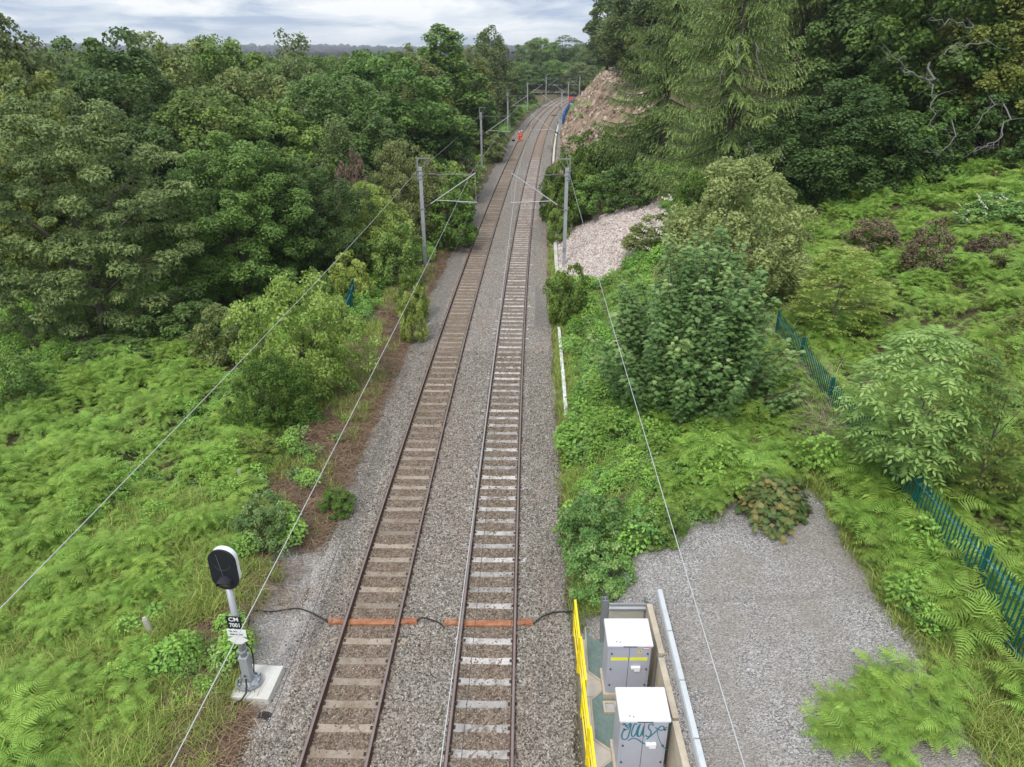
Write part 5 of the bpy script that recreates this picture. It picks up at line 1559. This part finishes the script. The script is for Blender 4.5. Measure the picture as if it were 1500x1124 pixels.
# ------------------------------------------------------------------ right of the line
L_ = lambda *a, **k: tree(*a, **dict(dict(name='larch_tree', cat='tree'), **k))
L_('larch', 1085, 54, -190, 270, 'larch', 'nearest weeping larch with pale bare hanging twigs, centre of the right bank', rz=.5)
L_('larch', 985, 66, -150, 215, 'larch', 'left weeping larch overhanging the brown cutting', rz=2.6)
L_('larch', 1180, 66, -200, 220, 'larch', 'shaded weeping larch behind the dark bush', rz=4.2)
T('hazel', 1240, ('b', 272), 128, 235, 'dark', 'big dark rounded hazel at the top edge of the bracken hill', 'hazel_tree', rz=1.4)
T('oak', 1405, 54, -150, 250, 'vivid', 'right-hand old oak with bare grey limbs above the bracken hill', 'oak_tree', rz=2.0)
T('oak', 1310, 62, -170, 230, 'dark', 'dark oak behind the big hazel', 'oak_tree')
T('oak', 1495, 50, -60, 190, 'yellow', 'yellowish oak at the right edge of the photo', 'oak_tree')
T('oak', 1250, 76, -230, 210, 'olive', 'olive oak between the larches and the old oak', 'oak_tree')
B('bush', 1345, ('b', 262), 150, 130, 'vivid', 'deep green bush under the bare limbs of the old oak')
B('bush', 1450, ('b', 232), 130, 130, 'dark', 'deep shaded bush under the yellowish oak')
B('bush', 835, 62, 218, 70, 'bright', 'bright green bush right beside the nearest right mast')
B('bush', 866, 68, 196, 95, 'vivid', 'green bush on the slope behind the nearest right mast')
B('bush', 905, 70, 184, 85, 'mid', 'green bush on the slope below the brown cutting')
B('bush', 880, 60, 250, 80, 'mid', 'low green bush just above the white stone slope')
B('bush', 812, 67, 248, 45, 'bright', 'light green bush at the ballast edge before the nearest right mast')
B('bush', 820, 59, 300, 35, 'mid', 'small weed bush at the ballast edge above the edging board')
B('bush', 925, 58, 240, 80, 'dark', 'dark bush under the left larch')
B('bush', 1030, 45, 238, 75, 'bright', 'leafy light green bush between the larches and the willow')
B('bush', 960, 46, 318, 85, 'olive', 'elder bush with white flower heads beside the white stone slope', name='elder_bush')
B('willow', 1080, 35.5, 243, 215, 'willow', 'pale yellow-green willow bush behind the big sycamore sapling', name='willow_bush', rz=.3)
T('sycamore', 1020, 25.6, 318, 335, 'syc', 'big many-stemmed sycamore sapling left of the teal fence', 'sycamore_sapling', rz=.8)
B('bush', 832, 39.5, 388, 62, 'bright', 'leafy bush at the ballast edge by the white stone slope')
B('bush', 918, 27.5, 470, 70, 'bram', 'dark leafy bramble mound at the left foot of the sycamore sapling', name='bramble_bush')
T('ash_sapling', 1340, 18.3, 492, 185, 'ash', 'young ash with feathery pale leaves leaning over the teal fence', 'ash_sapling', rz=.2)
T('light_sapling', 1228, 29.5, 366, 120, 'haw', 'fresh green sapling in the bracken beyond the far end of the teal fence', 'sapling')
T('light_sapling', 1466, 17.0, 460, 130, 'yellow', 'thin yellow-green sapling at the right edge beyond the fence', 'sapling')
B('bush', 1363, ('b', 402), 322, 62, 'gorse', 'dead brown gorse bush in the middle of the bracken hill', name='gorse_bush')
B('bush', 1282, ('b', 368), 320, 70, 'gorse', 'sparse brown-topped gorse left of the dead brown gorse', name='gorse_bush')
B('bush', 1455, ('b', 385), 342, 65, 'gorse', 'low brown gorse bush at the right of the bracken hill', name='gorse_bush')
B('bush', 1465, ('b', 330), 285, 95, 'bram', 'dull green bush with white flowers at the right edge of the hill', name='elder_bush')
B('bush', 870, 17.9, 728, 105, 'bram', 'bramble mound with dry stalks above the yellow railing', name='bramble_bush')
B('bush', 880, 16.2, 800, 95, 'bram', 'glossy dark bramble mound spilling over behind the end wall', name='bramble_bush')
B('bush', 968, 17.3, 745, 75, 'vivid', 'low dark ivy mound at the edge of the gravel yard', name='ivy_mound')

# bare limbs
def limb(pts, r0, m, label, name='dead_branch', seed=0):
    r = np.random.default_rng(seed); t = Tubes()
    P = [np.array(p) for p in pts]
    if name == 'dead_branch': P = [P[0] + np.array([.9, 2.6, .9])] + P
    L0 = np.linalg.norm(P[-1] - P[0]); Q = []
    for a, b in zip(P[:-1], P[1:]):
        for f in (0, .33, .67): Q.append(a + (b - a) * f + r.normal(size=3) * .018 * L0)
    P = Q + [P[-1]]
    n = len(P); t.add(P, np.linspace(r0, r0 * .35, n), 6)
    for k in range(1, n):
        for _ in range(k % 2):
            d = unit((P[k] - P[k - 1]) + r.normal(size=3) * np.linalg.norm(P[k] - P[k - 1]) * .7); l = np.linalg.norm(P[-1] - P[0]) * (.14 + .14 * r.random())
            q = [P[k], P[k] + d * l * .5 + r.normal(size=3) * .06 * l, P[k] + d * l + r.normal(size=3) * .12 * l]
            t.add(q, [r0 * .4, r0 * .25, r0 * .08], 4)
            t.add([q[1], q[1] + unit(d + r.normal(size=3) * .7) * l * .4], [r0 * .22, r0 * .06], 4)
    return tag(link(name, t.mesh(name), m), label, 'branch')
def pl(pix, y): return [on_depth(a, b_, yy) for (a, b_), yy in zip(pix, y if hasattr(y, '__len__') else [y] * len(pix))]
limb(pl([(1368, 118), (1345, 112), (1322, 103), (1306, 85), (1300, 72)], [47, 46.5, 46, 45.5, 45]), .074, BARKG, 'forked bare grey branch sticking out left of the old oak', seed=1)
limb(pl([(1430, 45), (1408, 36), (1385, 33), (1362, 30)], [48, 47.5, 47, 46.5]), .062, BARKG, 'long bare branch near the top right among oak leaves', seed=2)
limb(pl([(1440, 60), (1415, 65), (1395, 72), (1375, 85)], [47, 46, 45.5, 45]), .055, BARKG, 'curved bare branch below the long bare branch in the old oak', seed=3)
limb(pl([(1366, 128), (1364, 150), (1366, 175), (1365, 195)], [46.5, 46, 45.6, 45.4]), .055, BARKG, 'bare grey stem hanging down below the forked bare branch', seed=4)
limb(pl([(1478, 172), (1470, 196), (1455, 208), (1440, 216), (1428, 223)], [44, 43.5, 43, 42.6, 42.4]), .049, BARKG, 'lowest bare forked branch, near the right edge above the bracken', seed=5)
limb(pl([(1400, 198), (1392, 212), (1380, 224), (1372, 230)], [44, 43.5, 43.2, 43]), .037, BARKG, 'small bare forked branch touching the bracken under the old oak', seed=6)
limb(pl([(1455, 155), (1440, 170), (1428, 188)], [45.5, 45, 44.6]), .043, BARKG, 'short slanting bare branch in the dark under the yellowish oak', seed=12)
for k, (a, y, lb) in enumerate([([(1082, 62), (1080, 82), (1083, 97)], 49, 'pale bare twig hanging high in the nearest larch'), ([(1107, 60), (1109, 88), (1117, 106), (1124, 122)], 48.6, 'longest pale bare twig hanging in the nearest larch'), ([(1062, 97), (1055, 112), (1053, 134)], 48.8, 'pale bare twig hanging left in the nearest larch'), ([(1096, 208), (1104, 224), (1110, 242)], 48.3, 'pale bare twig hanging lowest under the nearest larch'), ([(1140, 215), (1146, 235), (1150, 248)], 48.3, 'grey crooked twig at the lower right of the nearest larch')]):
    limb(pl(a, y), .045, BARKG, lb, 'bare_twig', 20 + k)
p = hit(577, 408)
limb([p + Vector((0, 0, -.2)), on_depth(571, 388, p.y), on_depth(563, 376, p.y), on_depth(558, 367, p.y)], .10, DEADW, 'pale leaning dead trunk beside the small teal fence left of the line', 'fallen_branch', 7)
p = hit(1388, 410); limb([p, on_depth(1389, 395, p.y), on_depth(1391, 384, p.y), on_depth(1386, 374, p.y)], .05, DEADW, 'pale bare stem beside the dead brown gorse bush', 'bare_branch', 9)
p = hit(1353, 335); limb([p, on_depth(1354, 325, p.y), on_depth(1357, 318, p.y)], .05, BARKP, 'white bare twig behind the dead brown gorse bush', 'bare_branch', 10)

# maple shrub and fern island on the gravel
p = hit(1136, 768); cm = dome_mesh('maple', 3, 1.25, 1.05, 900, .27)
e = empty('maple_shrub', (p.x, p.y + .3, terr1(p.x, p.y + .3)), 0, 'round maple shrub with green and orange leaves at the gravel edge', 'shrub')
link('crown', cm, LM['maple'], e)
t = Tubes(); r_ = np.random.default_rng(4)
for k in range(14):
    a = r_.random() * 6.28; t.add([(0, 0, -.1), (.35 * math.cos(a), .35 * math.sin(a), .5), (.8 * math.cos(a), .8 * math.sin(a), .8)], [.02, .012, .004], 4)
link('stems', t.mesh('stems'), BARK, e)

# ------------------------------------------------------------------ filler trees deeper in the woods
for k in range(150):
    y = 60 + 200 * rng.random(); u = -17 - (rng.random() ** 1.2) * (30 + .75 * y)
    x = float(mid(y)) + u
    if y < 75 and u > -22: continue
    zg = terr1(x, y); zc = y * CT + (CAMH - 12) * ST
    top = 12.8 + 1.6 * rng.random() + (0 if x / max(zc, 1) > -.42 else rng.random() * 1.0)
    put(rng.choice(['oak', 'round', 'round', 'tall']), x, y, zg, top - zg, 7 + 4 * rng.random(), LM[rng.choice(['mid', 'mid', 'dark', 'vivid', 'olive', 'grey'])], 'broadleaf_tree',
        'green tree crowded deep in the wood left of the railway', 'tree', 'trees deep in the left wood')
for k in range(70):
    y = 52 + 110 * rng.random(); u = 24 + rng.random() * 62
    if y < 66 and u < 34: u += 24
    x = float(mid(y)) + u; zg = terr1(x, y)
    put(rng.choice(['oak', 'round', 'tall']), x, y, zg, 13 + 6 * rng.random(), 8 + 4 * rng.random(), LM[rng.choice(['dark', 'vivid', 'dark', 'olive'])], 'broadleaf_tree',
        'dark tree crowded deep in the wood on the right bank', 'tree', 'trees deep in the right wood')
for k in range(26):
    y = 92 + 150 * rng.random(); u = 17.5 + rng.random() * 12
    x = float(mid(y)) + u; zg = terr1(x, y)
    if 400 > Vector((x, y, 0)).length and (x / y) < .155: continue
    put(rng.choice(['oak', 'round', 'birch']), x, y, zg, 9 + 6 * rng.random(), 6 + 3 * rng.random(), LM[rng.choice(['vivid', 'mid', 'olive'])], 'broadleaf_tree',
        'green tree on the crest behind the brown cutting', 'tree', 'trees on the cutting crest')

# ------------------------------------------------------------------ ground cover
rs = np.random.default_rng(99)
def src(me, m):
    if not me.materials: me.materials.append(m)
    return bpy.data.objects.new(me.name + '_kind', me)
def scatter(name, n, xr, yr, dens, sources, scl, tilt=.25, ybias=1.0, label=None, zoff=0.0, hum=0.0):
    x = xr[0] + rs.random(n) * (xr[1] - xr[0]); y = yr[0] + (rs.random(n) ** ybias) * (yr[1] - yr[0])
    u = x - mid(y)
    d = dens(x, y, u)
    k = rs.random(n) < d; x, y = x[k], y[k]; m = len(x)
    z = terr(x, y) + zoff
    rot = np.stack([(rs.random(m) - .5) * 2 * tilt, (rs.random(m) - .5) * 2 * tilt, rs.random(m) * 6.28], 1)
    s = scl[0] + rs.random(m) * (scl[1] - scl[0])
    if hum:
        hn = np.clip((fbm(x * .75, y * .75, 91, 2) - .33) * 2.2, 0, 1.2)
        z = z + hum * hn * rs.random(m) ** .5; s = s * (.6 + .7 * hn)
    o = instancer(name, np.stack([x, y, z], 1), rot, s, rs.integers(0, len(sources), m), sources)
    if label: o['label'] = label
    return o
brk = [src(bracken_mesh('bracken%d' % i, 40 + i, 6 + i % 2, stem=.45 + .1 * i), LM['brk']) for i in range(4)]
def woodline(x): return np.interp(x, [-60, -24, -19, -14, -11, -9], [27, 30, 33.5, 37.5, 32, 29])
def d_brack(x, y, u):
    n1 = fbm(x * .45, y * .45, 71); n2 = fbm(x * .16, y * .16, 72)
    le = np.interp(y, [8, 13, 20, 27, 34], [6.0, 6.7, 7.1, 7.6, 8.5]) + (n1 - .5) * 2.2
    left = (u < -le) & (y < woodline(x) + 1.2)
    gap = (n1 < .42) & (y < 17) & (x < -8.5)
    left = left * np.where(gap, .12, 1.0) * np.where((n1 < .34), .35, 1)
    gm = gravel_mask(x, y)
    right1 = (u > 6.4 + (n1 - .5) * 2 + .08 * (y - 17)) & (u < 13.6) & (y > 16) & (y < 33) & (gm < .3)
    right1 = right1 * np.where(n1 < .30, .4, 1) * 1.3
    strip = (u > np.interp(y, [8, 11, 13, 17], [13.25, 13.1, 12.6, 12.2]) + (n1 - .5) * .8) & (u < 13.6) & (y <= 17.5)
    hill = (u > 14.0) & (y < 64 - .1 * np.abs(u - 40)) & (y < 30 + 1.15 * (u - 8))
    hill = hill * np.where(n1 < .33, .5, 1)
    hole = np.where(fbm(x * 1.4, y * 1.4, 98, 2) < .36, .15, 1)
    return np.clip(left + right1 + strip * 1.0 + hill * .8, 0, 1) * .95 * hole
scatter('bracken', 95000, (-36, 62), (5, 64), d_brack, brk, (.42, .84), .35, 1.0, 'bright green bracken covering the banks', hum=.45)
scatter('bracken', 5200, (9, 16), (8.5, 32), lambda x, y, u: ((np.abs(u - FENCE_U) < .9) & (np.abs(u - FENCE_U) > .12) & (y > 12.5 + .0 * x)) * .55, brk, (.75, 1.15), .3, 1.0, 'taller bracken leaning on the teal fence')
isl0 = [(1290, 985), (1330, 1010), (1270, 1040), (1240, 1075), (1320, 1060), (1375, 1030), (1300, 1020), (1350, 1075), (1262, 1010), (1215, 1060), (1400, 1005), (1228, 1030), (1285, 1090)]
isl = [(a + rng.uniform(-28, 28), b_ + rng.uniform(-22, 22)) for a, b_ in isl0 for _ in range(7)]
e = empty('fern_clump', hit(1300, 1045), 0, 'single clump of bright ferns growing alone on the gravel', 'fern clump')
for k, q in enumerate(isl):
    p = hit(*q) + Vector((0, -.25, 0))
    o = bpy.data.objects.new('fern', brk[k % 4].data); COL.objects.link(o); o.parent = e
    o.location = p - e.location; o.rotation_euler = (rng.uniform(-.2, .2), rng.uniform(-.2, .2), rng.random() * 6.28); s = .42 + .3 * rng.random(); o.scale = (s, s, s)

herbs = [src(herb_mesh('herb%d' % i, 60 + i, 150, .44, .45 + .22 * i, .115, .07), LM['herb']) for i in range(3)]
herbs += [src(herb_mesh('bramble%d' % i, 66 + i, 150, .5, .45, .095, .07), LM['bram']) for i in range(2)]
def d_herb(x, y, u):
    n1 = fbm(x * .6, y * .6, 75)
    w_ = np.interp(y, [14.6, 17, 25, 34, 46, 60], [6.3, 7.4, 8.4, 9.5, 9.0, 7.0])
    a = (u > 4.25) & (u < w_ + (n1 - .5) * 2) & (y > 14.9) & (y < 47) & (gravel_mask(x, y) < .35)
    a = a * np.where(fbm(x * .8, y * .8, 93) < .36, .12, 1)
    b = (u < -6.0 - n1 * 1.5) & (u > -13) & (y > 19) & (y < 60)
    b = b * np.where(n1 < .45, .12, .8) * np.where(y < 27, .55, 1)
    c = (u < -4.6 - n1) & (u > -9) & (y > 52) & (y < 230)
    d = (u > 4.4) & (u < 16) & (y > 62) & (y < 84) * (fbm(x * .3, y * .3, 76) > .4)
    f = (u < -4.9) & (u > -8.5) & (y < 30) & (fbm(x * .9, y * .9, 94) > .56)
    h = (u > 7) & (u < 12.5) & (y > 33) & (y < 47)
    k = ((u > 12.2) & (u < 13.7) & (y < 18)) * .35
    m_ = ((u > 4.3) & (u < 13) & (y > 14.9) & (y < 34) & (gravel_mask(x, y) < .3)) * np.where(u < 9, .5, .18)
    l = ((u > 4.6) & (u < 15) & (y > 84) & (y < 240) & (fbm(x * .2, y * .12, 78) > .63)) * .35
    inr = inpoly(x, y, RIP) | ((u > 4) & (u < 4.85) & (((y > 25.5) & (y < 39)) | ((y > 46) & (y < 63))))
    wd = (u < -9) & (y > woodline(x) - 1) & (y < 60) & (x > -40)
    wr = ((u > 9.5) & (u < 42) & (y > 44) & (y < 78) & ~((y < 50) & (u > 30))) * np.where(fbm(x * .5, y * .5, 96) > .42, .55, .1)
    return np.where(inr, 0, np.clip(a + wr + wd * .3 + b * .9 + c * .7 + d * .8 + f * .45 + h + k + l + m_, 0, 1))
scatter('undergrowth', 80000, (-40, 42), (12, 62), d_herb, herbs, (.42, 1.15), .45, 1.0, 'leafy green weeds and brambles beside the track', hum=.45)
scatter('undergrowth', 9000, (-12, 40), (60, 240), lambda x, y, u: d_herb(x, y, u), herbs, (1.1, 2.2), .3, 1.2, 'leafy green weeds along the far part of the line')
gr = [src(strips_mesh('grass%d' % i, 80 + i, 34, .22, .42, .006), LM['grass']) for i in range(3)]
def d_grass(x, y, u):
    n1 = fbm(x * .45, y * .45, 71); n2 = fbm(x * .9, y * .9, 77)
    a = (u < -5.6) & (y < 21) & (x > -24)
    b = (u < -4.4) & (u > -8.5) & (n2 > .50) & (y < 60)
    c = ((u > 4.1) & (u < 5.0) & (y > 15) & (y < 60)) * .5
    d = (u > 12) & (u < 14.5) & (y < 22)
    e_ = (u > 8) & (u < 13) & (y > 38) & (y < 48)
    g_ = ((u > 5) & (u < 13.6) & (y > 15) & (y < 47) & (gravel_mask(x, y) < .3)) * .07
    return np.where(inpoly(x, y, RIP), 0, g_ + a * np.where(n1 < .47, .95, .4) * np.where(litter_mask(x, y) > .5, .22, 1) + b * .22 + c * .6 + d * .4 + e_ * .5)
scatter("grass", 170000, (-26, 16), (7, 60), d_grass, gr, (.7, 1.5), .2, 1.3, 'thin green grass between the weeds')
lt = [src(strips_mesh('dead_stalks%d' % i, 90 + i, 30, .55, .75, .007, flat=.22, bend=1.0), LM['litter']) for i in range(3)]
def d_lit(x, y, u):
    n1 = fbm(x * .7, y * .7, 81)
    return litter_mask(x, y) * (u < -4.2) * .85 * np.where((u > -5.5) & (y > 12.4) & (y < 18.6), .1, 1) + ((u < -7) & (u > -9.5) & (n1 > .55) & (y < 26)) * .5
scatter('dead_bracken_litter', 10000, (-11, -3), (9, 60), d_lit, lt, (.6, 1.1), .15, 1.15, 'brown dead bracken stalks littering the bank')
pl_ = [src(strips_mesh('dry_brush%d' % i, 95 + i, 60, .7, .95, .008, flat=.7, bend=.9), LM['pale']) for i in range(2)]
fl = lambda y: np.abs(y)
scatter('dry_brush', 300, (9, 14), (19.5, 31), lambda x, y, u: ((np.abs(u - FENCE_U + .25) < .55) & (y > 20.5)) * 1.0, pl_, (.7, 1.2), .5, 1.0, 'dry tan brush heaped against the teal fence', zoff=.55)
# white flower heads
fw_ = [src(herb_mesh('flower_head', 5, 40, .13, .05, .05, .045), LM['white'])]
P = []
for (px, py, n, sp, y) in [(958, 345, 22, 28, 44.5), (985, 300, 8, 16, 45), (1465, 298, 26, 38, None)]:
    for k in range(n):
        a = (px + rng.gauss(0, sp * .6), py + rng.gauss(0, sp * .5))
        P.append(on_depth(a[0], a[1], y + rng.uniform(-.3, .3)) if y else hit(1465, 335) + Vector((rng.gauss(0, 1.6), rng.gauss(0, .8), 1.1 + rng.gauss(0, .3))))
o = instancer('flower_heads', [tuple(p) for p in P], rs.random((len(P), 3)) * .6, 1 + rs.random(len(P)), np.zeros(len(P)), fw_)
o['label'] = 'small white elder flower heads on the bushes'
# white stones and cutting rubble
s_ = NT('white_rubble'); oi = s_.n('ShaderNodeObjectInfo').outputs['Random']
MAT_RIP = s_.done(s_.bsdf(s_.ramp(oi, [(0, (.28, .215, .185)), (.3, (.44, .365, .33)), (1, (.62, .56, .52))]), .9, 0, .2))
s_ = NT('brown_rubble'); oi = s_.n('ShaderNodeObjectInfo').outputs['Random']
MAT_CUT = s_.done(s_.bsdf(s_.ramp(oi, [(0, (.13, .085, .06)), (.5, (.28, .19, .135)), (1, (.50, .42, .36))]), .95, 0, .1))
rk = [stone_mesh(20 + i, MAT_RIP) for i in range(4)]
lo, hi = RIP.min(0), RIP.max(0)
scatter('white_stones', 15000, (lo[0] - .5, hi[0] + .5), (lo[1], hi[1] + .5), lambda x, y, u: inpoly(x + (vnoise(x * 3, y * 3, 6) - .5) * .8, y + (vnoise(x * 3, y * 3, 7) - .5) * .8, RIP) * 1.0, rk, (.045, .125), 1.5, 1.0, 'white broken stone laid on the slope')
rk2 = [stone_mesh(30 + i, MAT_CUT) for i in range(3)]
scatter('cutting_rubble', 6500, (4, 40), (84, 240), lambda x, y, u: (dirt_mask(x, y) > .6) * np.where(fbm(x * .3, y * .3, 83) > .52, .8, .12), rk2, (.10, .5), 1.5, 1.0, 'brown rock rubble on the cutting face')
# the far country: woods that read as one mass
fs = [src(PROTO[k][0], LM['mid']) for k in ('round', 'oak')]
n = 2600
az = (rs.random(n) - .62) * 1.5; rd = 270 + 2300 * rs.random(n) ** 1.7
x = np.sin(az) * rd; y = np.cos(az) * rd; k = (np.abs(x - mid(y)) > 22) | (y > 400); x, y = x[k], y[k]
z = terr(x, y)
o = instancer('far_woodland', np.stack([x, y, z - 1.5], 1), np.stack([0 * x, 0 * x, rs.random(len(x)) * 6.28], 1), .68 + .25 * rs.random(len(x)) + rd[k] / 5000, rs.integers(0, 2, len(x)), fs)
o['label'] = 'far woodland reaching to the horizon'
n = 3000
az = (rs.random(n) - .6) * 1.5; rd = 2400 + 1500 * rs.random(n)
x = np.sin(az) * rd; y = np.cos(az) * rd
o = instancer('hill_woodland', np.stack([x, y, terr(x, y) - 9], 1), np.stack([0 * x, 0 * x, rs.random(n) * 6.28], 1), 1.2 + 1.0 * rs.random(n), rs.integers(0, 2, n), fs)
o['label'] = 'far woods on the hills along the horizon'

# ------------------------------------------------------------------ the air
bm = bmesh.new(); box(bm, (0, 1990, 19.5), (9000, 4120, 85))
hz = bpy.data.materials.new('air'); hz.use_nodes = True; t_ = hz.node_tree; t_.nodes.clear()
vo = t_.nodes.new('ShaderNodeOutputMaterial'); pv = t_.nodes.new('ShaderNodeVolumePrincipled')
pv.inputs['Color'].default_value = (.80, .88, .97, 1); pv.inputs['Density'].default_value = .0002; pv.inputs['Anisotropy'].default_value = .3
t_.links.new(pv.outputs[0], vo.inputs['Volume'])
tag(bobj('haze', bm, hz), 'thin haze lying over the valley', kind='stuff')
